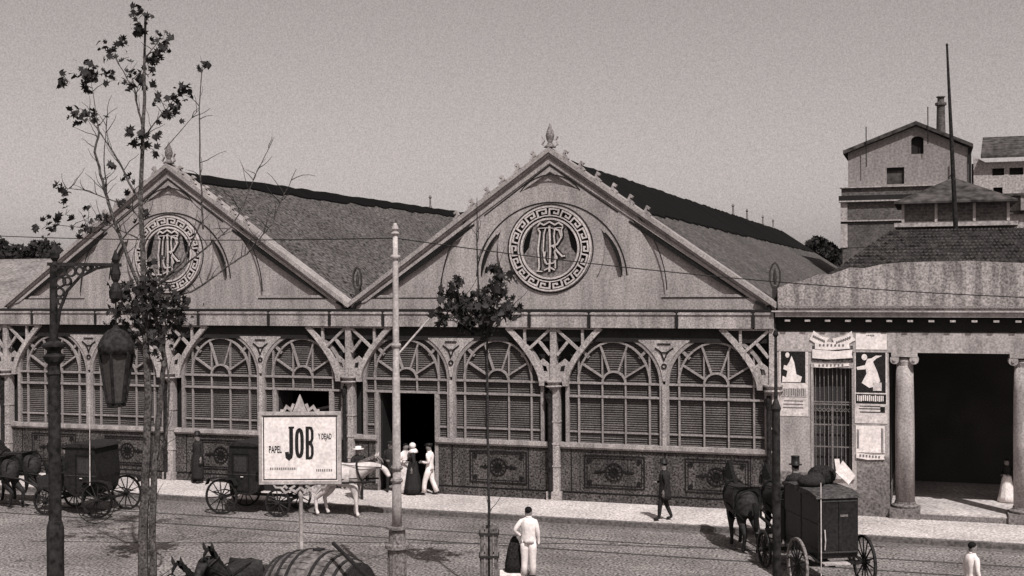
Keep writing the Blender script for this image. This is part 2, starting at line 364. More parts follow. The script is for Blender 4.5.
# pediments
AP=11.26; VZ=6.37; SL=(AP-VZ)/7
def pediment(c):
    cm=c+.10 if c==0 else c
    t=MB()
    outer=[(c-6.98,6.16),(c+6.98,6.16),(c+6.98,6.22),(c,AP-.12),(c-6.98,6.22)]
    holes=[]
    MZ=8.07
    for s in (-1,1):
        A=[(c+s*2.3*cos(R(a)),7.05+2.3*sin(R(a))) for a in [2.5+ (44.-2.5)*i/10 for i in range(11)]]
        Bq=[(c+s*1.75*cos(R(a)),MZ+1.75*sin(R(a))) for a in [18.0+(-31.7-18.0)*i/10 for i in range(11)]]
        holes.append(A+Bq)
        C=[(c+s*3.5*cos(R(a)),6.62+3.5*sin(R(a))) for a in [43-(43.0)*i/10 for i in range(11)]]
        holes.append(C+[(c+s*6.05,6.62)])
    T=[(c,10.5),(c+.95,9.9)]+[(c+.95-1.9*i/8,9.9+.2*sin(PI*i/8)) for i in range(1,8)]+[(c-.95,9.9)]
    holes.append(T)
    t.plate(outer,holes,-.06,.06)
    o=t.build('pediment',M_ped,hall)
    bp=MB(); bp.plate([(c-6.9,6.18),(c+6.9,6.18),(c,AP-.3)],[],.061,.18); bp.build('recessed_panel',M_ped,o)
    ln=MB()
    ln.rib(arc(c,7.05,2.48,4,176,36),.035,-.075,-.055)
    ln.rib(arc(c,6.62,3.72,2,45,12),.03,-.072,-.055); ln.rib(arc(c,6.62,3.72,135,178,12),.03,-.072,-.055)
    ln.rib(arc(c,8.07,1.40,0,355,40),.03,-.075,-.055,True)
    for s in (-1,1):
        ln.rib([(c+s*2.32*cos(R(a)),7.05+2.32*sin(R(a))) for a in range(4,44,4)],lambda t:.03+.09*sin(PI*t),-.068,-.055)  # tapered dark crescent painting the shade along the panel's outer edge
        ln.rib([(c+s*(2.55+(6.1-2.55)*t),8.88+(6.54-8.88)*t) for t in (0,.25,.5,.75,1)],lambda t:.06+.11*sin(PI*t),-.068,-.055)  # dark wedge painting the shade below the raking edge
        ln.rib([(c+s*3.55,6.52),(c+s*6.2,6.52)],.03,-.072,-.055)
        ln.rib([(c+s*.1,10.98),(c+s*6.98,6.22+.0)],.045,-.10,-.055)  # shade line beneath the cornice, put in as a dark rib
        ln.rib([(c+s*0,10.98-.28),(c+s*2.2,10.98-.28-2.2*SL)],.03,-.075,-.055)
        ln.rib(arc(c,9.2,1.2,35,145,10),.025,-.073,-.055)
    ln.build('incised_and_shade_lines',M_line,o)
    # raking cornice
    for s in (-1,1):
        r=MB()
        def off(x,d): return (c+s*x,AP-SL*x-d)
        r.plate([off(0,0),off(7.0,0),off(7.0,.16),off(0,.16)][::1],[],-.22,.35)
        r.plate([off(0.0,.161),off(6.9,.161),off(6.9,.25),off(0.0,.25)],[],-.14,.1)
        r.plate([off(0.0,.36),off(6.6,.30),off(6.4,.40),off(0.0,.50)],[],-.10,-.061)
        q=r.build('raking_cornice',M_ped,o)
        for i in range(6):
            ac=MB()
            x=.55+i*.52; z=AP-SL*x+.02
            ac.rib([(c+s*(x+.08),z-.05),(c+s*(x-.07),z+.12),(c+s*(x-.02),z+.22),(c+s*(x+.06),z+.16)],.07,-.18,-.05)
            ac.build('crest_leaf',M_ped,q)
    vs=MB(); 
    fn=MB(); fn.lathe([(.2,0),(.12,.08),(.07,.16),(.12,.26),(.14,.38),(.10,.54),(.04,.68),(.01,.78)],(c,-.02,AP+.0),seg=12)
    f=fn.build('finial',M_polegrey,o,smooth=True)
    sc=MB()
    for s in (-1,1): sc.rib([(c+s*.10,AP+.0),(c+s*.26,AP+.1),(c+s*.19,AP+.22),(c+s*.26,AP+.34)],.035,-.06,.02)
    sc.build('scroll',M_iron_l,f)
    # medallion
    md=MB(); md.lathe([(1.31,-.085),(1.31,-.061)],(c,0,8.07),axis='y',seg=48)
    m=md.build('medallion',M_line,o)
    ky=MB(); N=18
    M_key=M_ped
    def rp(u,v): a=2*PI*u/N; rr=1.0+.29*v; return (c+rr*sin(a),8.07+rr*cos(a))
    for k in range(N):
        ky.rib([rp(k+u,v) for u,v in ((-.02,.14),(.02,.86),(.35,.86),(.72,.86),(.72,.42),(.4,.42),(.4,.6))],.048,-.15,-.086)
        ky.rib([rp(k+u,.14) for u in (0,.3,.6,.98)],.036,-.148,-.086)
    ky.rib(arc(c,8.07,1.325,0,352,44),.05,-.14,-.06,True); ky.rib(arc(c,8.07,.94,0,352,40),.06,-.135,-.086,True)
    M_orn=mat('medallion_relief',.46,grain=.3,gs=19); ky.build('greek_key_border',M_orn,m)
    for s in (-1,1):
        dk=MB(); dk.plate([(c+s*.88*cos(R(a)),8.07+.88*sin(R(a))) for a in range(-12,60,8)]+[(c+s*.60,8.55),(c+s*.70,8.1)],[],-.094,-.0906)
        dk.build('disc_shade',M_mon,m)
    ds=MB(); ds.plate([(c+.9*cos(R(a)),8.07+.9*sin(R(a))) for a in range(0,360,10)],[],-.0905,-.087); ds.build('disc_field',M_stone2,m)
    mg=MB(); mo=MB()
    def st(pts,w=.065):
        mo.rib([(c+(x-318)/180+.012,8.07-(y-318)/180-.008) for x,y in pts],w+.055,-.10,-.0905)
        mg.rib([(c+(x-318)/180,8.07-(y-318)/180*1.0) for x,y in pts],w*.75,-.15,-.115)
    st([(250,205),(262,225),(250,320),(256,420),(250,445)]); st([(296,200),(285,240),(280,330),(292,400)],.05)
    st([(318,190),(322,330),(316,450)],.075)
    st([(340,205),(375,215),(388,255),(362,295),(325,305)]); st([(335,300),(365,335),(392,362),(408,360)],.07)
    st([(398,195),(388,215),(392,250)],.05)
    st([(345,335),(362,372),(340,400),(300,405),(285,375),(292,335)],.055)
    st([(285,440),(320,425),(350,440)],.06); st([(240,445),(275,447)],.05)
    st([(246,190),(262,172),(285,184),(318,166),(350,184),(372,172),(398,190)],.06); st([(250,203),(300,200),(345,203),(396,200)],.035)
    st([(350,205),(345,250),(350,300),(352,430)],.05)
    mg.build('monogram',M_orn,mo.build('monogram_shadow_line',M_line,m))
for c in (-14,0): pediment(c)
# valley ornaments and finials
for x in (-7,6.9):
    v=MB(); v.rib([(x-.45,6.40),(x-.25,6.30),(x-.12,6.08),(x,6.02),(x+.12,6.08),(x+.25,6.30),(x+.45,6.40)] if x<0 else [(x-.5,6.40),(x-.3,6.30),(x-.15,6.1),(x-.02,6.0)],.08,-.16,-.07)
    v.rib(arc(x-(0 if x<0 else .1),6.2,.07,0,320,8),.05,-.15,-.07,True); v.build('valley_scroll',M_line,hall)
    a=MB(); a.box(x-.08,x+.08,.5,.7,6.3,6.85)
    a.rib([(x-.07,6.8),(x-.15,7.0),(x-.15,7.3),(x-.07,7.5),(x,7.56),(x+.07,7.5),(x+.15,7.3),(x+.15,7.0),(x+.07,6.8)],.045,.5,.58)
    a.lathe([(.03,0),(.06,.2),(.04,.4),(.01,.5)],(x,.56,6.9),seg=8); a.build('valley_finial',mat('weathered_iron',.05,grain=.5),hall)
# roofs
for c,w in ((-14,.5),(0,2.6)):
    r=MB(); L=64
    def rz(x): return 10.93-.655*abs(x)
    r.add([(c-7,.3,rz(7)),(c,.3,rz(0)),(c,L,rz(0)),(c-7,L,rz(7))],[(0,1,2,3)])
    r.add([(c+7,.3,rz(7)),(c,.3,rz(0)),(c,L,rz(0)),(c+7,L,rz(7))],[(3,2,1,0)])
    ro=r.build('roof',M_roof,hall)
    m=MB(); ys=[.9+i*.55 for i in range(115)]+[L]; vs=[]
    for y in ys:
        j=random.uniform(-.03,.035); k=random.uniform(-.12,.12)
        vs+=[(c,y,rz(0)+.12+j),(c+w+k,y,rz(w+k)+.07),(c+w+k,y,rz(w)-.15),(c-w,y,rz(w)-.15),(c-w+k,y,rz(w-k)+.07)]
    fs=[]
    for i in range(len(ys)-1):
        for a,d in ((0,1),(1,2),(3,4),(4,0)): fs.append((i*5+a,i*5+d,i*5+5+d,i*5+5+a))
    fs+=[(0,1,2,3,4)]; m.add(vs,fs)
    m.build('ridge_monitor',M_mon,ro)
    for y in ((24,33,40) if c else (38,44,52,58)):
        q=MB(); q.lathe([(.12,0),(.05,.15),(.05,.5),(.1,.55),(.02,.7)],(c,y,rz(0)+.1),seg=8); q.build('ridge_vent',M_polegrey,ro)
sw=MB(); sw.box(6.75,6.98,.31,64,.15,6.3); sw.box(-21,-20.8,.31,64,.15,6.3); sw.box(-21,6.98,63.8,64,.15,6.3)
sw.plate([(-21,6.3),(-7,6.3),(-14,10.8)],[],63.8,64); sw.plate([(-7,6.3),(7,6.3),(0,10.8)],[],63.8,64)
sw.build('side_wall',M_dado,hall)
# ------------------------------------------------------------------ low wing to the left
wl=empty('market_annexe',(-24,.4,0),label='low grey wing with a broad pilaster at the left end of the market hall',cat='building')
b=MB(); b.box(-7,2.9,.2,12,.15,5.5); b.box(-7,-1.6,-.1,.2,.15,5.5); b.build('wall',M_louv,wl)
b=MB(); b.box(1.95,2.45,-.35,.19,.15,5.45); b.box(1.8,2.6,-.4,.19,.15,.6); b.build('pilaster',M_iron_l,wl)
b=MB(); b.box(-7.1,2.65,-.5,.3,5.51,6.0); b.build('fascia',M_fascia,wl)
b=MB(); b.add([(-7.2,-.4,6.02),(2.9,-.4,6.02),(2.9,8,8.2),(-7.2,8,8.2),(-7.2,12,6),(2.9,12,6)],[(0,1,2,3),(3,2,5,4),(1,5,2),(0,3,4)]); b.build('roof',mat('pale_roof',.2,grain=.5,gs=8),wl)

# ------------------------------------------------------------------ portico building
po=empty('portico_building',(7.05,0,0),label='low rendered building with columned porch and bracketed cornice at the right',cat='building')
po.location=(0,0,0)
b=MB()
wx0,wx1,wz0,wz1=8.06,9.16,1.3,4.45
b.box(7.02,wx0,0,.4,.9,5.49); b.box(wx1,10.2,0,.4,.9,5.49); b.box(wx0,wx1,0,.4,.9,wz0); b.box(wx0,wx1,0,.4,wz1,5.49)
b.box(9.98,10.2,.4,6,.9,5.49)
w=b.build('wall',M_stone,po)
b=MB(); b.box(7.0,10.215,-.03,.42,.15,.9); b.box(9.97,10.22,.43,6,.15,.9); b.box(7.015,7.9,-.012,0,.9,1.35); b.box(9.3,10.205,-.012,0,.9,1.9); b.build('base_course',M_stone2,po)
b=MB(); b.box(7.02,22,-.02,.5,4.92,5.5); b.build('lintel',M_stone,po)
bb=MB(); bb.box(7.0,22,-.28,.3,5.95,6.09); bb.box(6.9,22,-.36,.3,6.092,6.13)
bb.build('cornice',M_stone,po)
bb=MB(); bb.box(7.0,22,-.03,.3,5.502,5.949); bb.build('cornice_painted_shade',M_dark,po)  # face below the cornice, with its shade put into the dark colour
x=7.35
while x<22: bb=MB(); bb.box(x-.075,x+.075,-.25,-.03,5.81,5.865); bb.build('cornice_block',mat('block_stone',.36),po); x+=.575
b=MB(); top=[(22,7.45),(16,7.5),(13.84,7.47),(12.4,7.55),(10.66,7.53),(10.0,7.47),(9.5,7.36),(9.13,7.39),(8.6,7.2),(8.2,7.19),(7.8,7.02),(7.4,6.95),(7.04,6.80)]
b.plate([(7.04,6.14),(22,6.14)]+top,[],.02,.5); b.build('attic_parapet',M_attic,po)
b=MB(); b.box(7.05,22,-.03,.02,6.2,6.27); b.build('parapet_string',mat('grey_string',.2,grain=.6),po)
# window grille
b=MB(); b.box(8.0,9.22,-.04,.0,4.45,4.58); b.box(8.0,8.055,-.03,0,1.3,4.45); b.box(9.165,9.22,-.03,0,1.3,4.45); b.box(7.98,9.24,-.08,0,1.2,1.3)
wf=b.build('grille_window',M_stone,po)
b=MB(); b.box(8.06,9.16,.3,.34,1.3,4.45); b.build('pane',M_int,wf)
b=MB()
for i in range(9): 
    x=8.06+1.1*(i+.5)/9; b.tube([(x,.1,1.3),(x,.1,4.45)],.012,6)
for z in (2.1,2.75,3.35,3.42): b.box(8.06,9.16,.09,.11,z,z+.035)
for i in range(9):
    x=8.06+1.1*(i+.5)/9; b.rib(arc(x,3.2,.05,0,300,6),.015,.08,.1,True)
b.box(8.58,8.63,.06,.12,1.3,3.3); b.build('iron_bars',M_inkg,wf)
b=MB(); b.box(8.04,9.2,-.025,0,4.63,5.1); b.build('vent_panel',M_dado,po)
# porch columns
for x in (10.63,13.82,17.0,20.2):
    c=MB(); c.lathe([(.27,.0),(.27,2.0),(.255,3.2),(.235,3.95)],(x,.25,.6),seg=20)
    o=c.build('column',M_stone,po,smooth=True)
    c=MB(); c.box(x-.42,x+.42,-.2,.7,.15,.42); c.lathe([(.36,0),(.38,.07),(.30,.12),(.29,.18)],(x,.25,.42),seg=20); c.build('column_base',M_stone2,o)
    c=MB(); c.box(x-.36,x+.36,-.06,.55,4.80,4.92)
    for s in (-1,1): c.lathe([(.13,-.3),(.13,.3)],(x+s*.27,.25,4.72),axis='y',seg=14); c.lathe([(.05,-.34),(.05,-.3)],(x+s*.27,.25,4.72),axis='y',seg=10)
    c.lathe([(.24,0),(.27,.12),(.22,.2)],(x,.25,4.55),seg=16); c.build('capital',M_stone,o)
b=MB(); b.box(10.22,22,-.1,6,.1,.33); b.build('porch_floor',M_floor,po)
b=MB(); b.box(11.06,13.4,-.115,-.1,.15,.3); b.build('porch_step',M_inkg,po)
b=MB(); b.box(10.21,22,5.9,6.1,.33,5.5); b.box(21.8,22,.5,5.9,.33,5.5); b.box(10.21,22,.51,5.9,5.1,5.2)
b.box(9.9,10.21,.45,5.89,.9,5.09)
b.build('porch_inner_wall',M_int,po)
# tiled roof
b=MB()
def tiled(b,x0a,x1a,ya,za,x0b,x1b,yb,zb,rows,cols):
    for r_ in range(rows):
        t0=r_/rows; t1=(r_+1)/rows
        vs=[];n=cols*2
        for t,lift in ((t0,.07),(t1,.0)):
            xa=x0a+(x0b-x0a)*t; xb=x1a+(x1b-x1a)*t; y=ya+(yb-ya)*t; z=za+(zb-za)*t
            for i in range(n+1): vs.append((xa+(xb-xa)*i/n,y,z+lift+(.05 if i%2 else 0)))
        o=0; fs=[(i,i+1,n+2+i,n+1+i) for i in range(n)]
        vs+= [(v[0],v[1],v[2]-.07) for v in vs[:n+1]]; fs+=[(i,i+1,2*n+3+i,2*n+2+i) for i in range(n)]
        b.add(vs,fs)
tiled(b,8.3,22,.9,7.05,10.1,22,7.6,8.72,15,100)
b.add([(8.3,.9,7.05),(10.1,7.6,8.72),(10.1,20,8.72),(8.3,22,7.05)],[(0,1,2,3)])
b.add([(10,7.6,8.75),(22,7.6,8.75),(22,20,8.75),(10,20,8.75)],[(0,1,2,3)])
b.build('tiled_roof',M_tile,po)
b=MB(); b.box(7.2,22,22,22.2,0,7); b.box(8.1,8.3,.5,22,5,7.02); b.build('rear_wall',M_stone2,po)
# roof lantern
b=MB(); b.box(10.36,14.08,12,15.6,8.7,9.9); la=b.build('roof_lantern',M_brick,po)
for x in (10.36,11.55,12.9,14.08): b=MB(); b.box(x-.05,x+.05,11.95,12.0,9.2,9.9); b.build('lantern_post',M_stone,la)
b=MB(); b.box(10.05,14.4,11.6,15.9,9.02,9.17); b.build('lantern_ledge',M_farl,la)
b=MB(); b.add([(10.05,11.6,9.97),(14.4,11.6,9.97),(14.4,16,9.97),(10.05,16,9.97),(12.2,13.8,11.0),(10.05,11.6,9.9),(14.4,11.6,9.9),(14.4,16,9.9),(10.05,16,9.9)],[(0,1,4),(1,2,4),(2,3,4),(3,0,4),(0,5,6,1),(5,8,7,6),(0,3,8,5),(1,6,7,2)]); b.build('lantern_roof',M_farr,la)
# flagpole leaning
tilt=empty('flagpole',(12.22,8.2,7.9),label='tall bare wooden mast leaning slightly above the tiled roof',cat='mast')
b=MB(); b.tube([(0,0,0),(-.15,0,3.6),(-.3,0,7.25)],[.09,.07,.035],10); b.build('pole',M_post,tilt)
b=MB(); b.tube([(-.3,0,7.25),(-.3,0,7.32)],[.05,.03],8); b.build('cap',M_post,tilt)

# ------------------------------------------------------------------ far buildings
gh=empty('gabled_house',(10,40,0),label='tall plain gabled house with arched attic window and chimney',cat='house'); gh.location=(0,40,0)
b=MB(); b.plate([(6.62,12.6),(13.42,12.6),(13.42,14.75),(10.53,16.15),(6.62,14.7)],[[(10.25,14.5),(10.95,14.5),(10.95,15.35)]+[(10.6+.35*cos(R(a)),15.35+.2*sin(R(a))) for a in range(20,170,30)]+[(10.25,15.35)],[(8.85,12.75),(9.85,12.75),(9.85,13.75),(8.85,13.75)]],0,.3)
b.box(13.1,13.4,.3,14,0,14.6); b.box(6.62,6.9,.3,14,12,14.6); b.build('wall',M_farw,gh)
b=MB(); b.plate([(6.25,9.0),(13.42,9.0),(13.42,12.6),(6.25,12.6)],[],-.4,.2); b.box(6.3,13.4,-.38,14,0,9.0); b.box(6.9,13.0,.31,12,9.0,12.6); b.build('brick_storey',M_brick,gh)
b=MB(); b.box(6.1,13.5,-.65,.25,11.72,11.8); b.box(6.15,13.5,-.55,.2,12.56,12.62); b.box(6.2,10.2,-.5,-.4,10.55,10.62); b.box(6.2,6.6,-.45,-.4,9,12); b.build('cornice',M_farl,gh)
b=MB(); b.box(6.1,13.5,-.56,-.402,11.801,12.1); b.box(6.2,10.2,-.45,-.402,10.42,10.54); b.build('cornice_shadow',M_dark,gh)
b=MB(); b.plate([(6.35,14.62),(10.53,16.2),(13.7,14.75),(13.7,14.95),(10.53,16.42),(6.35,14.84)],[],-.35,14); b.build('roof',M_farr,gh)
b=MB(); b.box(10.2,11.0,.25,.28,14.45,15.6); a=b.build('arched_window',M_dark,gh)
b=MB(); b.box(8.85,9.85,.2,.22,12.75,13.75); b.build('window',M_farr,gh)
b=MB(); b.box(8.85,9.85,.1,.19,13.6,13.75); b.build('window_blind',M_dark,gh)
b=MB(); b.lathe([(.3,0),(.24,2.9),(.34,2.95),(.34,3.1),(.2,3.15),(.2,3.4),(.3,3.45),(.25,3.5)],(11.95,4,14.9),seg=12); b.build('chimney',M_brick,gh)
b=MB(); b.box(13.43,13.6,-.1,.1,9,14.7); b.build('downpipe',M_dark,gh)
for x,z0,z1 in ((7.7,13.8,16.2),(11.2,15,17.2)): b=MB(); b.tube([(x,-.45,z0),(x,-.45,z1)],.03,6); b.build('lightning_rod',M_post,gh)
b=MB(); b.tube([(12.5,-.2,12.6),(12.5,-.2,14.0)],.05,6); b.tube([(12.3,-.2,13.0),(12.7,-.2,13.4)],.04,6); b.build('roof_bracket',M_dark,gh)
fh=empty('flat_fronted_house',(16,46,0),label='pale house with small square windows beside the gabled house at far right',cat='house'); fh.location=(0,46,0)
b=MB(); b.plate([(13.9,0),(22,0),(22,14.4),(14.6,14.4),(13.9,14.8)],[[(15.0,13.55),(15.7,13.55),(15.7,14.0),(15.0,14.0)],[(16.0,13.55),(16.8,13.55),(16.8,14.0),(16.0,14.0)],[(15.05,11.9),(15.6,11.9),(15.6,12.8),(15.05,12.8)],[(17.0,9.7),(18.0,9.7),(18,10.1),(17,10.1)]],0,.3); b.build('wall',M_farl,fh)
b=MB(); b.box(13.8,22,.28,.4,9,14.35); b.build('window_panes',M_dark,fh)
b=MB(); b.add([(14.3,-.6,14.75),(22,-.6,14.75),(22,4,16.4),(14.6,4,16.4),(14.3,-.6,14.6),(22,-.6,14.6)],[(0,1,2,3),(0,4,5,1)]); b.build('roof',M_farr,fh)
b=MB(); b.box(13.8,22,-.9,0,12.2,12.35); b.box(13.8,22,-.3,0,11.1,11.3); b.build('ledge',M_farr,fh)
b=MB(); b.box(16.6,16.9,-.8,.0,11.3,12.2); b.add([(16.6,-.05,12.3),(17.5,-.05,12.3),(17.5,-.05,14.2)],[(0,1,2)]); b.build('stair_wall',M_farw,fh)
for i,(x,y,w,h,lab) in enumerate(((-58,38,9,8.0,'low pale flat roofed building nearest the left edge of the picture'),(-50,52,8,8.6,'whitewashed building with shallow roof behind the left wing'))):
    bl=empty('low_building',(x,y,0),label=lab,cat='building',group='low buildings at far left')
    b=MB(); b.box(-w/2,w/2,0,8,0,h-1); b.build('wall',M_farl,bl)
    b=MB(); b.add([(-w/2-.3,-.3,h-1),(w/2+.3,-.3,h-1),(w/2+.3,8,h-1),(-w/2-.3,8,h-1),(-w/2+1,4,h+.3),(w/2-1,4,h+.3)],[(0,1,5,4),(1,2,5),(2,3,4,5),(3,0,4)]); b.build('roof',mat('pale_roof',.3),bl)
# far tree masses
def leafcloud(b,c,rx,ry,rz,n,s,hollow=.0):
    for _ in range(n):
        while 1:
            p=Vector((random.uniform(-1,1),random.uniform(-1,1),random.uniform(-1,1)))
            if hollow<p.length<1: break
        p=Vector((c[0]+p.x*rx,c[1]+p.y*ry,c[2]+p.z*rz)); leaf(b,p,s*random.uniform(.6,1.3))
def leaf(b,p,s):
    q=Matrix.Rotation(random.uniform(0,6.28),3,'Z')@Matrix.Rotation(random.uniform(-1.3,1.3),3,'X')@Matrix.Rotation(random.uniform(0,6.28),3,'Y')
    pts=[(0,-.5),(.28,-.30),(.52,-.05),(.25,.05),(.42,.42),(.12,.28),(0,.62),(-.12,.28),(-.42,.42),(-.25,.05),(-.52,-.05),(-.28,-.30)]
    b.add([p+q@Vector((x*s,y*s,(.15*s if abs(x)>.3 else 0))) for x,y in pts],[tuple(range(12))])
for (x,y,z,r,lab) in ((-93,80,9.6,4.6,'bushy dark tree behind the low buildings, at the very left edge'),(-87,82,9.3,4.6,'rounded dark tree between its neighbours behind the low buildings'),(-81,80,8.6,4.2,'dark tree behind the low buildings, closest to the left pediment'),(.6,92,9.6,2.5,'small dark tree crown showing just above the end of the right roof')):
    t=empty('tree',(x,y,0),label=lab,cat='tree',group='distant trees')
    b=MB(); b.tube([(0,0,0),(.1,0,z-r*.3)],[.3,.15],8); b.build('trunk',M_barkd,t)
    b=MB()
    for k in range(9): leafcloud(b,(random.uniform(-.6,.6)*r,random.uniform(-.6,.6)*r,z+random.uniform(-.8,.35)*r),r*.5,r*.5,r*.42,420,.6)
    b.build('crown',M_bush,t)

# ------------------------------------------------------------------ trees on the near pavement
YAW=.326
def px_tree(name,loc,px0,hz,k,stems,clumps,label,leafsize,matt):
    t=empty(name,loc,YAW,label,'tree')
    L=lambda p,d=0:(((p[0]-px0)/k),d,7+(hz-p[1])/k)
    b=MB()
    for st,r0,r1,d in stems:
        n=len(st); pts=[L(p,d*i/n) for i,p in enumerate(st)]
        # subdivide with slight wobble
        P=[];RR=[]
        for i in range(n-1):
            for q in range(4):
                f=q/4; a=Vector(pts[i]).lerp(Vector(pts[i+1]),f); a+=Vector((random.uniform(-.012,.012),random.uniform(-.03,.03),0)); P.append(a); RR.append((r0+(r1-r0)*((i+f)/(n-1)))*(1.5 if r0<.03 else 1))
        P.append(Vector(pts[-1])); RR.append(r1*1.4); b.tube(P,RR,7)
    f=MB()
    for st,r0,r1,d in stems:
        if r0>.1: continue
        for i in range(len(st)-1):
            for q in range(3):
                a=Vector(L(st[i],d*i/len(st))).lerp(Vector(L(st[i+1],d*(i+1)/len(st))),random.random())
                an=random.uniform(-1.1,1.1); ln=random.uniform(.25,.7); P=[a]
                for kk in range(4):
                    an+=random.uniform(-.35,.35); P.append(P[-1]+Vector((sin(an)*ln/4,random.uniform(-.05,.05),cos(an)*ln/4)))
                f.tube(P,[.010,.009,.007,.006,.004],4)  # bare twigs, added to the leaf mesh and sharing its leaf material
    for (x,y,r,n) in clumps:
        c=L((x,y),random.uniform(-.4,.4)); rr=r/k
        for _ in range(int(n*1.9)):
            a=Vector((random.gauss(0,.72),random.gauss(0,.7),random.gauss(0,.62)))*rr
            leaf(f,Vector(c)+a,leafsize*random.uniform(.55,1.25))
        for _ in range(max(2,n//4)):
            a=Vector(c)+Vector((random.uniform(-1,1),random.uniform(-.5,.5),random.uniform(-1,1)))*rr*.8
            f.tube([c,a],.006,4)
    b.build('trunk',matt,t)
    f.build('foliage_and_twigs',M_leaf,t)
    return t
lt=px_tree('plane_tree',(-5.72,-13.3,0),143,285,43.6,
 [([(141,603),(141,540),(144,480),(147,400),(144,300),(141,205),(145,100),(147,18)],.13,.022,0),
  ([(151,603),(150,540),(152,470),(157,410),(162,360),(150,300),(146,270)],.09,.04,.2),
  ([(146,500),(153,470),(163,440),(166,380),(158,330)],.035,.02,.3),
  ([(143,205),(133,190),(118,160),(100,132)],.035,.012,.1),([(100,132),(95,152),(103,182),(108,203),(128,262),(146,310)],.015,.03,.1),
  ([(108,203),(104,160),(108,115)],.012,.006,0),([(203,230),(202,180),(202,110),(206,72)],.016,.006,-.4),([(150,292),(185,262),(203,225)],.03,.015,-.4),
  ([(150,300),(170,297),(192,292),(212,280),(230,266),(249,255),(262,240),(275,226),(284,204),(300,172)],.02,.005,-.5),([(148,290),(166,280),(185,265),(203,249),(215,240),(230,226),(242,204),(252,176),(271,137)],.018,.005,.4),
  ([(145,138),(160,118),(175,100)],.014,.006,0),([(143,125),(137,100),(133,80)],.018,.008,0),([(146,60),(160,42)],.01,.005,0),([(143,220),(125,205),(85,190),(66,188)],.012,.005,0),
  ([(141,240),(110,225),(88,228),(52,224)],.012,.005,0),([(100,132),(90,118)],.01,.005,0),([(133,88),(115,55)],.01,.005,0),([(100,132),(92,80)],.008,.004,0),([(165,150),(200,110)],.008,.004,0),([(141,260),(160,300),(165,330)],.02,.012,.2)],
 [(148,17,9,9),(143,33,7,8),(160,38,9,10),(150,60,8,11),(112,50,8,7),(122,42,6,4),(135,78,12,22),(118,80,5,4),(63,80,6,5),(83,60,3,2),(87,73,10,14),(80,87,5,3),(98,70,5,4),(82,115,8,10),(95,119,6,5),(180,92,8,10),(170,104,8,9),(173,117,7,9),(155,99,4,4),(207,64,3,3),(198,67,2,2),(145,138,5,6),(133,132,4,3),(135,143,5,4),(153,150,5,4),(158,135,3,2),
  (63,184,3,3),(71,194,6,6),(83,206,3,2),(50,226,8,8),(61,213,7,5),(88,227,8,8),(100,220,6,6),(115,165,2,2),(131,182,5,4),(125,205,6,5),(140,215,6,5),
  (125,292,11,26),(148,285,12,26),(150,305,16,50),(172,310,12,34),(128,312,12,30),(142,328,15,34),(165,332,12,22),(180,292,7,6),(152,268,8,8),(158,345,8,10),(120,335,6,8),(133,345,6,8)],
 'thin young plane tree with sparse leaves beside the iron lamp, left foreground',.18,M_bark)
st_=px_tree('young_tree',(2.12,-11.8,0),489,283,45.4,
 [([(489,601),(489,480),(488,400),(488,330),(490,300)],.035,.02,0),([(488,335),(480,310),(479,250),(479,198)],.02,.005,-.1),([(489,330),(497,300),(499,272)],.018,.006,.1),([(488,330),(462,308),(457,276)],.016,.006,0),([(489,335),(508,315),(513,305)],.012,.005,0),([(488,340),(460,322),(442,318)],.012,.005,0)],
 [(457,280,5,7),(495,270,4,5),(500,280,8,16),(450,296,8,14),(461,300,10,20),(456,311,10,20),(444,318,7,12),(493,293,9,18),(482,303,8,14),(496,312,11,24),(511,311,7,12),(482,317,10,20),(474,327,8,12),(489,330,6,8),(466,322,8,12)],
 'slim young tree with one leafy tuft, rising from a wooden guard',.2,M_barkd)
tg=empty('tree_guard',(2.12,-11.8,0),YAW,'slatted wooden guard around the foot of the slim young tree','tree guard')
b=MB()
for s in (-1,1):
    for q in (-.14,-.05,.05,.14): b.box(q*1.0-.03,q+.03,s*.19-.012,s*.19+.012,0,1.62); b.box(s*.19-.012,s*.19+.012,q-.03,q+.03,0,1.6)
b.build('slats',M_wood,tg)
for z in (.3,1.0,1.5): b=MB(); b.rib([(-.21,z),(.21,z)],.05,-.225,-.206); b.rib([(-.21,z),(.21,z)],.05,.206,.222); b.box(-.225,-.205,-.205,.205,z-.025,z+.025); b.box(.205,.225,-.205,.205,z-.025,z+.025); b.build('iron_band',M_hoop,tg)

# ------------------------------------------------------------------ pale pole with overhead wire
pp=empty('tram_pole',(.2,-12.45,0),YAW,'tall pale painted pole with grey fluted base in front of the market doorway','pole')
b=MB(); b.lathe([(.11,1.63),(.105,2.2),(.10,2.6),(.09,2.62),(.085,4.9),(.075,5.0),(.065,7.4),(.06,7.5),(.055,8.05)],(0,0,0),seg=16); b.build('shaft',M_pole,pp,smooth=True)
b=MB(); b.lathe([(.3,0),(.28,.25),(.21,.35),(.2,1.15),(.27,1.17),(.27,1.25),(.19,1.28),(.18,1.58),(.25,1.6),(.25,1.65)],(0,0,0),seg=20)
for k in range(16):
    a=2*PI*k/16; b.tube([(.2*cos(a),.2*sin(a),.38),(.19*cos(a),.19*sin(a),1.12)],.02,5)
b.build('base',M_polegrey,pp)
b=MB(); b.lathe([(.05,0),(.1,.05),(.05,.1),(.08,.15),(.03,.28)],(0,0,8.05),seg=12); b.build('cap',M_pole,pp)
for z in (7.55,5.6,2.62,2.9):
    b=MB(); b.lathe([(.125 if z<4 else .1,0),(.14 if z<4 else .115,.04),(.12 if z<4 else .1,.08)],(0,0,z),seg=14); b.build('collar',M_polegrey if z<4 else M_pole,pp)
b=MB(); b.tube([(.03,0,5.42),(.88,.35,6.4)],.022,8); b.build('stay',M_pole,pp)
b=MB()
A=Vector((.2,-12.45,8.0))
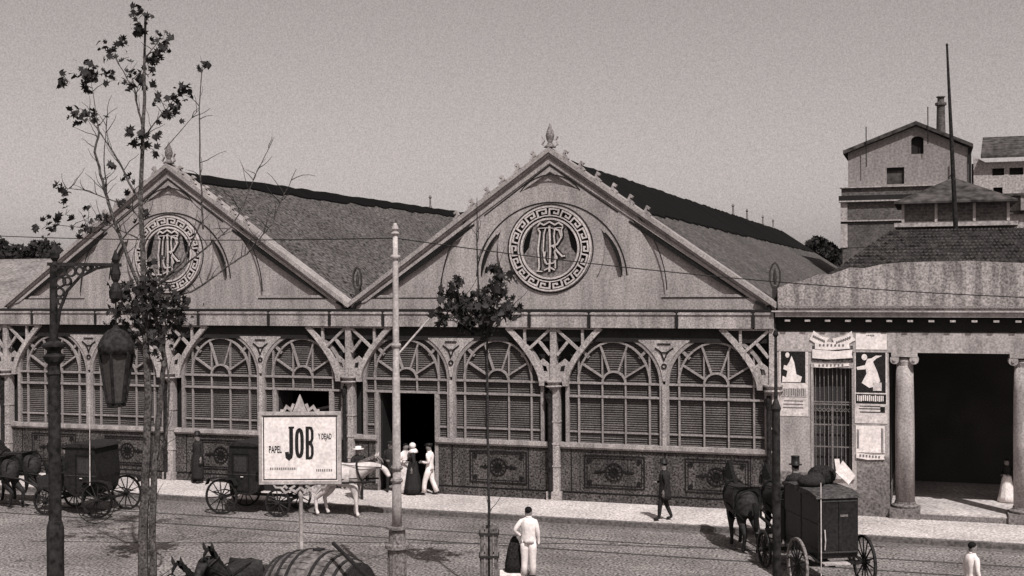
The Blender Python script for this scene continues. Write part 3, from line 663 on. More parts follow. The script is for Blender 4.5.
for Bq in (Vector((18.5,-5.4,6.45)),Vector((-29,-5,9.6))):
    pts=[]
    for i in range(25):
        t=i/24; p=A.lerp(Bq,t); p.z-=.35*4*t*(1-t); pts.append(p)
    b.tube(pts,.012,5)
tag(b.build('overhead_wire',M_post),'thin dark overhead wire strung from the pale pole across the facades','wire')

# ------------------------------------------------------------------ gas lamp
gl=empty('street_lamp',(-.65,-22.65,0),YAW,'black cast iron street lamp with scrolled arm and hanging lantern','street lamp')
b=MB(); b.lathe([(.2,0),(.18,.4),(.13,.6),(.12,3.3),(.125,3.4),(.12,3.5),(.09,3.6),(.085,5.7),(.1,5.72),(.085,5.78),(.085,5.86),(.13,5.9),(.16,5.98),(.1,6.02),(.1,6.06),(.17,6.12),(.17,6.15),(.06,6.2),(.05,7.3)],(0,0,0),seg=16); b.build('post',M_post,gl,smooth=False)
b=MB(); b.lathe([(.05,0),(.03,.05),(.07,.1),(.075,.17),(.03,.26),(.005,.3)],(0.02,0,7.3),seg=10); b.build('finial',M_post,gl)
b=MB(); b.rib([(-.08,7.31),(.98,7.29)],.05,-.03,.03)
b.rib([(.05,6.35),(.09,6.65),(.2,6.92),(.38,7.12),(.62,7.24),(.85,7.28)],.035,-.02,.02)
for (x,z,r) in ((.11,7.2,.07),(.25,7.2,.07),(.38,7.21,.055),(.10,7.05,.07),(.09,6.9,.06),(.50,7.25,.04),(.2,7.06,.055),(.10,6.77,.045),(.6,7.26,.03)):
    b.rib(arc(x,z,r,0,340,12),.026,-.02,.02,True)
b.build('arm',M_post,gl)
b=MB(); b.lathe([(.03,0),(.06,.06),(.03,.14),(.01,.2)],(.9,0,7.31),seg=10); b.tube([(.9,0,7.3),(.9,0,6.4)],.012,8)
b.lathe([(.02,0),(.09,.06),(.1,.16),(.06,.24),(.03,.3)],(.9,0,6.75),seg=12); b.lathe([(.02,0),(.06,.06),(.08,.14),(.05,.26),(.02,.3)],(.9,0,7.02),seg=10); b.build('hanger',M_post,gl)
b=MB(); b.lathe([(.25,-.22),(.26,-.1),(.22,.0),(.15,.1),(.05,.16),(.03,.2)],(.9,0,6.22),seg=16)
lan=b.build('lantern',mat('lamp_hood',.03,rough=.8,grain=.6,gs=16,tint=NT),gl,smooth=True)
b=MB(); n=6
ring=lambda r,z:[(.9+r*cos(2*PI*(k+.5)/n),r*sin(2*PI*(k+.5)/n),z) for k in range(n)]
b.add(ring(.225,6.0)+ring(.125,5.32),[(k,(k+1)%n,n+(k+1)%n,n+k) for k in range(n)]); b.build('lamp_glass',M_glass,lan)
b=MB()
A,Bq=ring(.24,6.02),ring(.13,5.3)
for k in range(n):
    b.tube([A[k],Bq[k]],.022,6); b.tube([A[k],A[(k+1)%n]],.02,6); b.tube([Bq[k],Bq[(k+1)%n]],.02,6)
b.lathe([(.14,0),(.14,.05),(.02,.06)],(.9,0,5.24),seg=6)
b.build('lamp_frame',M_post,lan)

ip=empty('iron_post',(9.01,-17.27,0),YAW,'slim black iron post rising in front of the right hand carriage and its horses','post')
b=MB(); b.lathe([(.12,0),(.1,.3),(.072,.4),(.066,4.9),(.085,4.95),(.05,5.05),(.03,5.1),(.022,6.1)],(0,0,0),seg=14); b.build('shaft',M_post,ip)
b=MB(); b.lathe([(.022,0),(.05,.04),(.03,.1),(.005,.14)],(0,0,6.1),seg=10); b.build('cap',M_post,ip)

# ------------------------------------------------------------------ JOB billboard
sg=empty('advertising_sign',(-2.1,-12.6,0),YAW,'white framed board reading PAPEL JOB on a slender pale post','sign')
b=MB(); b.lathe([(.12,0),(.1,.15),(.055,.3),(.05,1.0),(.045,2.2),(.07,2.24),(.05,2.3),(.045,2.5)],(0,.06,0),seg=12); b.build('post',M_pole,sg,smooth=True)
b=MB(); b.box(-.86,.86,0,.04,2.56,4.06); bd=b.build('board',M_paper2,sg)
b=MB(); b.rib([(-.89,2.53),(.89,2.53),(.89,4.09),(-.89,4.09)],.07,-.035,.06,True); b.build('frame',M_pole,sg)
b=MB(); b.rib([(-.82,2.6),(.82,2.6),(.82,4.02),(-.82,4.02)],.022,-.006,0,True); b.build('border_line',M_ink,bd)
b=MB(); b.plate([(-.16,4.13),(.16,4.13),(.1,4.27),(.05,4.4),(0,4.52),(-.05,4.4),(-.1,4.27)],[],-.02,.03)
for s in (-1,1): b.rib([(s*.14,4.3),(s*.2,4.16),(s*.3,4.24),(s*.36,4.14),(s*.44,4.15)],.06,-.02,.02)
b.build('crest',M_pole,sg)
b=MB()
for s in (-1,1):
    b.rib([(0,2.42),(s*.12,2.32),(s*.22,2.4),(s*.12,2.46)],.045,-.02,.03); b.rib([(s*.2,2.36),(s*.34,2.3),(s*.42,2.4),(s*.34,2.46),(s*.3,2.4)],.04,-.022,.02); b.rib([(s*.42,2.42),(s*.55,2.42),(s*.6,2.49)],.035,-.02,.02)
b.build('scrollwork',M_pole,sg)
b=MB(); zc=3.42
b.rib([(-.20,zc+.37),(-.20,zc-.22),(-.215,zc-.31),(-.25,zc-.34),(-.285,zc-.31),(-.30,zc-.2)],.085,-.006,0); b.box(-.26,-.13,-.0052,0,zc+.33,zc+.371); b.build('letter_j',M_ink,bd)
b=MB(); P=[]
for q in range(24):
    a=2*PI*q/24; P.append((-.015+.062*cos(a),zc+(.30 if sin(a)>0 else -.30)*abs(sin(a))**.6))
b.rib(P,.075,-.006,0,True); b.build('letter_o',M_ink,bd)
b=MB(); b.box(.125,.20,-.006,0,zc-.37,zc+.37)
for q in (1,-1): b.rib([(.19,zc+q*.345),(.25,zc+q*.33),(.275,zc+q*.26),(.275,zc+q*.1),(.25,zc+q*.03),(.19,zc+q*.012)],.06,-.0045,0)
b.build('letter_b',M_ink,bd)
textmesh('PAPEL',.22,M_ink,bd,(-.56,-.004,3.27),sx=.5)
textmesh('Y DEJAD',.18,M_ink,bd,(.56,-.004,3.56),sx=.44)
b=MB()
for x0,x1,z in ((-.68,-.1,2.84),(.36,.7,2.80)):
    x=x0
    while x<x1: w=random.uniform(.015,.03); b.box(x,x+w,-.004,0,z-.025,z+.03); x+=w+.018
b.build('small_print',M_inkg,bd)

# ------------------------------------------------------------------ posters on the portico wall
def poster(name,x0,x1,z0,z1,label,fig,y=-.014,m=None):
    o=empty(name,(x0,0,z0),0,label,'poster','bills pasted on the portico wall')
    w=x1-x0;h=z1-z0
    b=MB(); b.box(0,w,y,y+.006,0,h); b.build('paper',m or M_paper,o)
    if fig: fig(o,w,h,y)
    return o
def bars(b,x0,x1,z0,z1,y,wmin=.02,wmax=.045,gap=.02,slant=0):
    x=x0
    while x<x1-.01:
        w=random.uniform(wmin,wmax); b.box(x,min(x1,x+w),y-.006,y,z0+random.uniform(0,.02),z1-random.uniform(0,.02)); x+=w+gap
def figA(o,w,h,y):
    b=MB(); b.box(.05,w-.08,y-.004,y,h*.50,h-.05); b.build('dark_ground',M_ink,o)
    z=h*.5
    b=MB(); b.plate([(.08,z+.02),(.62,z+.02),(.66,z+.18),(.5,z+.25),(.44,z+.6),(.36,z+.8),(.3,z+.62),(.22,z+.5),(.14,z+.52),(.12,z+.4),(.24,z+.35),(.2,z+.15),(.1,z+.2)],[],y-.009,y-.005); b.ball((.24,y-.008,z+.82),.06,.004,.08); b.build('figure',M_paper2,o)
    b=MB(); bars(b,.06,w-.06,h*.30,h*.42,y); b.rib([(.05,h*.29),(w-.05,h*.29)],.015,y-.005,y)
    for q in (.23,.18,.13): b.rib([(.1+random.uniform(0,.05),h*q),(w-.15,h*q)],.022,y-.005,y)
    b.build('print',M_inkg,o)
def figB(o,w,h,y):
    b=MB(); b.box(.04,w-.05,y-.004,y,h*.42,h-.04); b.build('dark_ground',M_ink,o)
    z=h*.42
    b=MB(); b.plate([(.2,z+.28),(.42,z+.14),(.62,z+.2),(.72,z+.34),(.64,z+.62),(.52,z+.9),(.62,z+1.0),(.78,z+1.08),(.6,z+1.08),(.48,z+1.0),(.36,z+.98),(.3,z+.8),(.06,z+.74),(.08,z+.66),(.32,z+.68),(.34,z+.55)],[],y-.009,y-.005); b.ball((.28,y-.008,z+1.03),.08,.004,.09); b.build('figure',M_paper2,o)
    b=MB(); b.box(.52,.76,y-.013,y-.0095,z+.06,z+.30); b.build('bucket',M_paper,o)
    b=MB(); b.box(.03,w-.04,y-.004,y,h*.27,h*.40); b.build('title_band',M_ink,o)
    b=MB(); bars(b,.07,w-.08,h*.30,h*.385,y-.005,.02,.04,.022); b.build('title',M_paper2,o)
    b=MB(); 
    for q in (.235,.20,.155): b.rib([(.08+random.uniform(0,.1),h*q),(w-.2,h*q)],.022,y-.005,y)
    b.box(w-.2,w-.07,y-.005,y,h*.15,h*.23); b.build('print',M_ink,o)
poster('poster',7.08,7.92,3.0,4.98,'tall poster with a seated white figure on a dark ground, left of the grille window',figA)
poster('poster',9.24,10.16,2.85,4.98,'tall poster of a woman in a pale dress with a bucket',figB)
def figC(o,w,h,y):
    b=MB(); bars(b,.03,.09,.1,h-.1,y,.02,.03,.01); bars(b,w-.1,w-.04,.0,h-.05,y,.02,.03,.01); b.build('print',M_inkg,o)
poster('poster',9.27,10.08,2.0,2.78,'plain square white bill below the poster of the woman with a bucket',figC,m=M_paper2)
def figD(o,w,h,y):
    b=MB(); bars(b,w*.35,w*.6,h-.09,h-.03,y); b.build('print',M_ink,o)
poster('poster',9.28,10.15,5.0,5.47,'blank pale bill high on the wall over the poster of the woman',figD,m=M_paper2,y=-.035)
def torn(x0,z0,w,h,rot,lab,txt=True):
    o=empty('poster',(x0,0,z0),0,lab,'poster','bills pasted on the portico wall')
    P=[(-w/2,-h/2),(-w*.1,-h/2-.03),(w/2,-h/2+.02),(w/2-.03,0),(w/2,h/2),(w*.1,h/2-.05),(-w/2,h/2)]
    c,s=cos(R(rot)),sin(R(rot)); P=[(x*c-z*s,x*s+z*c) for x,z in P]
    b=MB(); b.plate(P,[],-.05-random.uniform(0,.012),-.03); b.build('paper',M_paper2,o)
    if txt:
        b=MB()
        for k in range(7):
            x=-w*.35+k*w*.11; b.box(x*c-.025,x*c+.02,-.07,-.066,x*s-.03,x*s+.03)
        b.build('print',M_inkg,o)
torn(8.25,5.3,.5,.28,-25,'torn slip of paper slanting down over the left of the grille window')
torn(8.95,5.28,.6,.3,22,'torn slip slanting up over the right of the grille window')
torn(8.62,5.12,1.0,.24,0,'long lettered strip pasted between the two slanting slips')
torn(8.62,4.86,1.15,.26,0,'wide blank strip just above the rough vent panel',False)
torn(9.68,1.9,.8,.16,-3,'narrow curling strip under the square white bill')
torn(8.6,4.53,1.0,.1,2,'thin strip on the lintel directly over the window bars')

# ------------------------------------------------------------------ skinned figures
def skin(nodes,edges,sub=1,name='body'):
    me=bpy.data.meshes.new(name); me.from_pydata([n[0] for n in nodes],edges,[]); me.update()
    o=bpy.data.objects.new('tmp',me); col.objects.link(o)
    md=o.modifiers.new('Skin','SKIN'); md.use_smooth_shade=True; md.branch_smoothing=.3
    sv=me.skin_vertices[0].data
    for i,n in enumerate(nodes):
        r=n[1]; r=(r,r) if not isinstance(r,tuple) else r
        k=1.0 if r[0]<.02 else 1.22; sv[i].radius=(r[0]*k,r[1]*k)
        sv[i].use_root=(i==0)
    s=o.modifiers.new('Sub','SUBSURF'); s.levels=sub; s.render_levels=sub
    dg=bpy.context.evaluated_depsgraph_get(); dg.update()
    m2=bpy.data.meshes.new_from_object(o.evaluated_get(dg)); m2.name=name
    bpy.data.objects.remove(o); bpy.data.meshes.remove(me)
    return m2
def person(loc,face,label,h=1.68,shirt=None,trou=None,arms=('down','down'),legs='stand',hat=None,coat=None,skirt=None,hair=M_hair,lean=0,group=None,scarf=None,hatm=None,sit=False):
    shirt=shirt or M_white; trou=trou or M_blackc
    o=empty('person',loc,face,label,'person',group)
    N=[];Eg=[]
    def nd(p,r,par=None):
        N.append((tuple(p),r)); 
        if par is not None: Eg.append((par,len(N)-1))
        return len(N)-1
    # faces +x locally; y is left
    pel=nd((0,0,.93),.125)
    sp=nd((0.01,0,1.12),.115,pel); ch=nd((.015+lean*.3,0,1.32),.14,sp)
    nk=nd((.02+lean*.5,0,1.46),.055,ch); hd=nd((.045+lean*.6,0,1.55),.078,nk); ht=nd((.035+lean*.6,0,1.64),.082,hd); nd((.03+lean*.6,0,1.70),.055,ht)
    nz=nd((.135+lean*.6,0,1.575),.014,hd)
    for s in (-1,1): nd((.02+lean*.6,s*.088,1.585),.014,hd)
    hands=[]
    for s,ar in zip((-1,1),arms):
        x0=.015+lean*.3
        sh=nd((x0,s*.175,1.375),.066,ch)
        if ar=='down': el=(x0-.03,s*.235,1.10); wr=(x0+.05,s*.245,.87); dirv=Vector((.1,0,-1))
        elif ar=='bent': el=(x0-.03,s*.24,1.11); wr=(x0+.20,s*.14,1.10); dirv=Vector((1,-s*.5,.0))
        elif ar=='hip': el=(x0-.08,s*.34,1.15); wr=(x0+.03,s*.20,1.0); dirv=Vector((.4,-s,-.4))
        else: el=(x0+.14,s*.22,1.13); wr=(x0+.36,s*.16,1.16); dirv=Vector((1,0,0))
        e=nd(el,.045,sh); w=nd(wr,.03,e); dirv.normalize()
        pm=nd(Vector(wr)+dirv*.06,(.036,.02),w); side=dirv.cross(Vector((0,s,.3))).normalized()
        hands.append(Vector(wr))
        for q,l in ((-.026,.06),(-.009,.075),(.009,.07),(.026,.055)):
            a=nd(Vector(wr)+dirv*.1+side*q,.009,pm); nd(Vector(wr)+dirv*(.1+l)+side*q*1.2+Vector((0,-s*.015,0)),.007,a)
        nd(Vector(wr)+dirv*.06+side*.055,.010,w)
    for s in (-1,1):
        hp=nd((0,s*.09,.88),.095,pel)
        if sit: kn=(.42,s*.14,.92); an=(.44,s*.14,.48)
        elif legs=='walk': kn=(.10*s+.05,s*.095,.49); an=(.20*s-.02,s*.09,.09)
        else: kn=(.02,s*.10,.49); an=(-.01,s*.11,.09)
        k=nd(kn,.062,hp); a=nd(an,.042,k); nd((an[0]+.17,an[1]*1.1,an[2]-.045),.036,a)
    me=skin(N,Eg)
    for m in (shirt,trou,M_skin,M_blackc): me.materials.append(m)
    for p in me.polygons:
        c=p.center; z=c.z
        i=0
        if z>1.475: i=2
        elif any((c-hh).length<.16 and (c-hh).dot(Vector((1,0,-.6)))>-.01 for hh in hands): i=2
        elif (z<.10 and not sit): i=3
        elif z<.97: i=1
        p.material_index=i
    sc=h/1.72
    bo=bpy.data.objects.new('body',me); col.objects.link(bo); bo.parent=o; bo.scale=(sc,sc,sc)
    hx=.035+lean*.6
    def part(name,b,m,smooth=True):
        q=b.build(name,m,o,smooth=smooth); q.scale=(sc,sc,sc); return q
    b=MB(); b.ball((hx-.02,0,1.645),.098,.092,.085); 
    if scarf is None: part('hair',b,hair)
    if scarf:
        b=MB(); b.ball((hx-.025,0,1.63),.115,.11,.11); b.lathe([(.17,0),(.15,.06),(.10,.13)],(hx-.05,0,1.40),seg=14); part('headscarf',b,scarf)
    if hat=='bowler':
        b=MB(); b.lathe([(.15,0),(.155,.015),(.10,.02),(.10,.08),(.07,.13),(.01,.14)],(hx-.01,0,1.67),seg=16,sx=1.1); part('hat',b,hatm or M_black)
    if hat=='top':
        b=MB(); b.lathe([(.16,0),(.165,.015),(.105,.02),(.10,.2),(.11,.22),(.01,.225)],(hx-.01,0,1.67),seg=16,sx=1.1); part('hat',b,hatm or M_black)
    if hat=='cap':
        b=MB(); b.lathe([(.105,0),(.125,.03),(.11,.07),(.01,.085)],(hx-.01,0,1.66),seg=14); b.box(hx+.05,hx+.16,-.06,.06,1.66,1.675); part('cap',b,hatm or M_black)
    if hat=='straw':
        b=MB(); b.lathe([(.19,0),(.19,.012),(.10,.015),(.10,.09),(.01,.1)],(hx-.01,0,1.66),seg=16); part('hat',b,hatm or M_paper2)
    if shirt is M_white and not skirt:
        b=MB(); b.lathe([(.185,.86),(.18,.93),(.155,1.04),(.17,1.18),(.19,1.32),(.14,1.42),(.065,1.465)],(lean*.2,0,0),seg=22,sx=.74,sy=1.0,fold=.13,nf=7); part('smock',b,shirt)
        b=MB(); b.lathe([(.08,0),(.075,.05)],(.02,0,1.45),seg=12); part('collar',b,shirt)
        for s in (-1,1):
            kk=(.10*s+.05,s*.095,.49) if legs=='walk' else (.02,s*.10,.49); aa=(.20*s-.02,s*.09,.10) if legs=='walk' else (-.01,s*.11,.08)
            b=MB(); b.tube([(0,s*.085,.92),((kk[0])*.5,s*.10,.70),kk,((kk[0]+aa[0])/2+.01,s*.105,.30),aa],[.10,.105,.085,.078,.085],14); part('trouser_leg',b,trou)
    if coat:
        b=MB(); b.lathe([(.235,.62),(.22,.75),(.19,1.0),(.185,1.12),(.205,1.3),(.17,1.41),(.09,1.46)],(lean*.2,0,0),seg=22,sx=.8,sy=1.02,fold=.06,nf=7); part('coat',b,coat)
        b=MB()
        b.rib([(.0,1.22),(.03,1.42)],.05,.0,.01) 
    if skirt:
        b=MB(); kk=.66 if coat else 1; b.lathe([(.34*kk,.03 if not coat else .16),(.30*kk,.25),(.24,.6) if not coat else (.22,.6),(.19,.92),(.155,1.05),(.15,1.1)],(0,0,0),seg=26,sx=.95,fold=.09,nf=9); part('skirt',b,skirt)
    return o
# facing angles are world angles of local +x
person((4.1,-2.4,.15),R(200),'man in a long black coat and hat standing alone on the pavement',1.7,shirt=M_blackc,trou=M_blackc,arms=('bent','down'),coat=M_blackc,hat='bowler',legs='walk')
person((2.30,-9.54,0),R(100),'bareheaded man in white shirt and white trousers seen from behind in the road',1.68,shirt=M_white,trou=M_white,arms=('down','hip'))
person((-12.62,-.45,.15),R(250),'man in a long black overcoat standing at the wall behind a carriage',1.72,shirt=M_blackc,trou=M_blackc,arms=('bent','down'),coat=M_blackc,hat='bowler',skirt=M_blackc)
person((-4.02,-.35,.15),R(190),'man in white work clothes in profile at the right of the market doorway',1.66,shirt=M_white,trou=M_white,arms=('bent','bent'),hat='cap',legs='walk')
person((-4.62,-.35,.15),R(210),'woman with white headscarf and long dark dress in the market doorway',1.66,shirt=M_blackc,trou=M_blackc,arms=('bent','down'),scarf=M_white,skirt=M_blackc)
person((-4.95,-.20,.15),R(330),'person in a pale smock just behind the pale pole at the doorway',1.62,shirt=M_white,trou=M_white,arms=('bent','down'),skirt=M_paper)
person((-5.5,-.15,.15),R(300),'man in dark jacket near the left side of the market doorway',1.66,shirt=M_blackc,trou=M_blackc,arms=('bent','down'),coat=M_blackc,hat='cap')
person((-5.9,-1.75,.15),R(300),'man in a white hat half hidden behind the grey horse',1.66,shirt=M_blackc,trou=M_blackc,arms=('fwd','down'),hat='straw')
person((12.15,-10.1,0),R(35),'dark haired man in a white shirt at the lower right corner',1.56,shirt=M_white,trou=M_inkg,arms=('down','down'))
person((13.5,2.5,.33),R(250),'small figure in pale clothes standing inside the shaded porch',1.3,shirt=M_blackc,trou=M_paper2,arms=('bent','bent'),skirt=M_paper2)
# sack beside the man in white
b=MB(); b.lathe([(.23,0),(.22,.2),(.17,.5),(.10,.74),(.04,.84)],(.05,0,.1),seg=16,sx=1.0,sy=.6,fold=.12,nf=5)
s=b.build('sack',M_sack,None,True,loc=(1.86,-9.45,0),rz=YAW); tag(s,'tall dark cloth bundle held at the side of the man in white','sack')
b=MB(); b.box(-.30,.30,-.25,.25,0,.08); s=b.build('handcart_board',M_paper2,None,loc=(1.86,-9.45,0),rz=YAW); tag(s,'low pale board on the road under the dark sack','board')

# ------------------------------------------------------------------ horses
def horse_mesh(name,head=0.0,step=0.0):
    N=[];Eg=[]
    def nd(p,r,par=None):
        N.append((tuple(p),r))
        if par is not None: Eg.append((par,len(N)-1))
        return len(N)-1
    c=nd((-.05,0,1.22),.33); rp=nd((-.5,0,1.28),.32,c); bt=nd((-.82,0,1.22),.2,rp)
    chs=nd((.42,0,1.22),.31,c); nb=nd((.66,0,1.42),.22,chs); nm=nd((.86+head*.2,0,1.68-head*.3),.155,nb); pl=nd((1.02+head*.3,0,1.95-head*.6),.115,nm)
    fc=nd((1.2+head*.3,0,1.80-head*.65),.095,pl); mz=nd((1.40+head*.2,0,1.56-head*.7),.06,fc); nd((1.44+head*.2,0,1.50-head*.7),.05,mz); nd((1.10+head*.3,0,1.74-head*.62),.105,pl)
    for s in (-1,1):
        d=step*s
        a=nd((-.55,s*.14,1.02),.19,rp); k=nd((-.42+d*.15,s*.16,.84),.115,a); hk=nd((-.76+d*.3,s*.15,.52),.055,k); ft=nd((-.70+d*.4,s*.15,.17),.036,hk); nd((-.64+d*.42,s*.15,.04),.055,ft)
        a=nd((.42,s*.14,.98),.14,chs); k=nd((.44-d*.2,s*.15,.55),.052,a); ft=nd((.42-d*.4,s*.15,.17),.035,k); nd((.47-d*.42,s*.15,.04),.052,ft)
    return skin(N,Eg,2,name)
def horse(loc,face,label,coat,head=0.,step=.3,scale=1.0,dark=True,group=None):
    o=empty('horse',loc,face,label,'horse',group)
    me=horse_mesh('body',head,step); me.materials.append(coat)
    bo=bpy.data.objects.new('body',me); col.objects.link(bo); bo.parent=o
    b=MB()
    vs=[]
    for i in range(11):
        t=i/10; x=.42+(.56+head*.3)*t; z=1.60+(.50-head*.6)*t+.02*(i%2)
        for dx,dy,dz in ((.0,0,-.03),(-.04,.05,-.0),(-.04,-.05,.0),(.0,.14,-.2),(.0,-.03,-.08)): vs.append((x+dx,dy,z+dz))
    fs=[]
    for i in range(10):
        for a,c in ((0,1),(1,2),(1,3),(2,4)): fs.append((i*5+a,i*5+c,i*5+5+c,i*5+5+a))
    b.add(vs,fs); b.tube([(1.02+head*.3,0,2.06-head*.6),(1.14+head*.3,.01,1.98-head*.62),(1.20+head*.3,.02,1.88-head*.64)],[.04,.035,.01],6)
    b.build('mane',M_hair if dark else M_polegrey,o)
    for s in (-1,1):
        b=MB(); b.tube([(.99+head*.3,s*.07,2.03-head*.6),(1.0+head*.3,s*.09,2.10-head*.6),(1.03+head*.3,s*.095,2.20-head*.6)],[.03,.036,.004],6); b.build('ear',coat,o)
    b=MB(); b.tube([(-.95,0,1.32),(-1.08,0,1.1),(-1.1,0,.75),(-1.06,0,.5)],[.05,.07,.06,.015],8); b.build('tail',M_hair if dark else M_polegrey,o)
    b=MB()
    b.tube([(.56+.24*0,.34*cos(a)*.85,1.30+.34*sin(a)) if 0 else (.62-.12*sin(a),.27*cos(a),1.36+.34*sin(a)) for a in [2*PI*i/16 for i in range(17)]],.035,6)
    for s in (-1,1):
        b.tube([(.6,s*.3,1.2),(-.1,s*.37,1.15),(-1.1,s*.34,.95)],.018,5)
        b.tube([(1.2+head*.3,s*.1,1.78-head*.65),(.7,s*.28,1.55),(-.3,s*.2,1.62)],.012,5)
    b.tube([(-.1,.34*cos(a),1.22+.35*sin(a)) for a in [2*PI*i/16 for i in range(17)]],.022,5)
    b.tube([(-.6,.33*cos(a),1.26+.34*sin(a)) for a in [PI*i/10 for i in range(11)]],.018,5)
    b.tube([(1.18+head*.3,.105*cos(a),1.80-head*.65+.105*sin(a)) for a in [2*PI*i/12 for i in range(13)]],.014,5)
    b.build('harness',M_black if not dark else M_line,o)
    o.scale=(scale,)*3
    return o
# ------------------------------------------------------------------ wheels and carriages
def wheel(parent,x,y,r,m=M_black,nsp=12,rimm=None):
    b=MB(); b.lathe([(r,-.03),(r,.03),(r-.055,.03),(r-.055,-.03),(r,-.03)],(x,y,r),axis='y',seg=32)
    w=b.build('wheel',rimm or m,parent)
    b=MB()
    for k in range(nsp):
        a=2*PI*k/nsp+.1; b.tube([(x+.05*cos(a),y,r+.05*sin(a)),(x+(r-.05)*cos(a),y,r+(r-.05)*sin(a))],[.022,.015],6)
    b.build('spokes',m,w)
    b=MB(); b.lathe([(.04,-.13),(.07,-.06),(.08,0),(.07,.06),(.04,.13)],(x,y,r),axis='y',seg=12); b.build('hub',m,w)
    return w
def coach(loc,rz,label,lamps=True,group=None):
    """closed coach heading +x, rear axle at x=0"""
    o=empty('carriage',loc,rz,label,'carriage',group)
    W=.66
    W=.60; b=MB(); b.plate([(.20,.80),(.32,.64),(.85,.58),(1.15,.72),(1.28,1.0),(1.22,2.08),(.20,2.08),(.12,1.2)],[],-W,W); body=b.build('body',M_black,o)
    b=MB(); b.plate([(.10,2.082),(1.30,2.082),(1.26,2.14),(.9,2.19),(.40,2.20),(.15,2.14)],[],-W-.05,W+.05); b.build('roof',M_blackc,o)
    for s in (-1,1):
        b=MB(); b.rib([(.3,.72),(.85,.72),(.85,1.85),(.3,1.85)],.03,s*(W+.012)-.006,s*(W+.012)+.006,True); d=b.build('door',M_line,o)
        b=MB(); b.box(.37,.78,s*(W+.008)-.004,s*(W+.008)+.004,1.3,1.76); b.build('window',mat('carriage_glass',.035,rough=.3,spec=.3,tint=NT),d)
        b=MB(); b.tube([(.68,s*(W+.04),1.15),(.6,s*(W+.04),1.15)],.015,6); b.build('handle',M_paper2,d)
    b=MB(); b.box(1.30,1.85,-.5,.5,1.15,1.3); b.box(1.2,1.34,-.5,.5,1.3,1.65); b.plate([(1.85,.75),(2.3,.72),(2.42,1.1),(2.36,1.12),(2.2,.8),(1.85,.82)],[],-.45,.45); b.box(1.27,1.85,-.4,.4,.72,1.149); b.build('driver_seat',M_blackc,o)
    b=MB(); b.box(-.1,2.3,-.05,.05,.5,.57); b.box(-.05,.05,-.6,.6,.47,.53); b.box(1.83,1.93,-.6,.6,.36,.42)
    for s in (-1,1):
        for xx,zz in ((0,.53),(1.88,.42)): b.rib([(xx-.4,zz+.12),(xx,zz+.02),(xx+.4,zz+.12),(xx,zz+.2)],.03,s*.52-.03,s*.52+.03,True)
    b.build('undercarriage',M_black,o)
    for s in (-1,1):
        b=MB(); b.rib([(.14,1.22),(1.24,1.22)],.02,s*(W+.010)-.004,s*(W+.010)+.004); b.build('side_moulding',mat('worn_trim',.055,tint=NT),body)
        b=MB(); b.rib([(-.5,.9),(-.42,1.08),(0,1.13),(.42,1.08),(.5,.9)],.03,s*.74-.09,s*.74+.09); b.build('mudguard',M_black,o)
    for s in (-1,1): wheel(o,0,s*.74,.54); wheel(o,1.88,s*.7,.42)
    if lamps:
        for s in (-1,1):
            b=MB(); b.box(1.22,1.36,s*.74-.06,s*.74+.06,1.35,1.55); l=b.build('carriage_lamp',M_black,o)
            b=MB(); b.ball((1.40,s*.74,1.45),.05,.06,.075); b.build('lamp_glass',M_paper2,l)
    for s in (-1,1):
        b=MB(); b.tube([(2.0,s*.35,.62),(3.0,s*.42,1.0),(4.7,s*.36,1.12)],.03,6); b.build('shaft',M_black,o)
    return o
cB=coach((-9.15,-3.85,0),R(2),'closed black coach with slim spoked wheels behind the white advertising board')
hB=horse((-5.45,-3.75,0),R(2),'pale grey horse in dark harness at the kerb by the market doorway',M_horsew,head=.38,step=.25,dark=False)
person((-7.4,-3.9,.55),R(0),'coachman in black seated on the coach behind the advertising board',1.6,shirt=M_blackc,trou=M_blackc,arms=('fwd','fwd'),hat='bowler',sit=True)
cA=coach((-12.4,-5.5,0),R(181),'closed black coach at the left edge standing behind the iron lamp post')
hA=horse((-16.6,-5.6,0),R(181),'dark horse harnessed to the coach at the left edge, hind legs showing',M_horse,head=.1,step=.3)
hA2=horse((-16.6,-4.6,0),R(181),'dark horse harnessed on the far side of the coach team at the left edge',M_horse,head=.0,step=-.3)
person((-14.1,-5.5,.42),R(180),'coachman in black with a white collar seated high on the left coach',1.6,shirt=M_blackc,trou=M_blackc,arms=('fwd','fwd'),hat='bowler',sit=True)
b=MB(); b.tube([(0,0,0),(.05,-.05,2.4)],[.018,.006],6); tag(b.build('whip',M_paper,None,loc=(-12.55,-6.35,1.0)),'slender pale whip standing upright against the left coach','whip')
# loose tyre hoop leaning against coach
b=MB(); b.lathe([(.62,-.012),(.62,.012),(.60,.012),(.60,-.012),(.62,-.012)],(0,0,.62),axis='y',seg=36); hp=b.build('iron_hoop',M_black,None,loc=(-11.9,-7.0,.01),rz=R(10)); hp.rotation_euler=(R(-8),0,R(10)); tag(hp,'thin iron hoop leaning on the near side of the left coach','hoop')

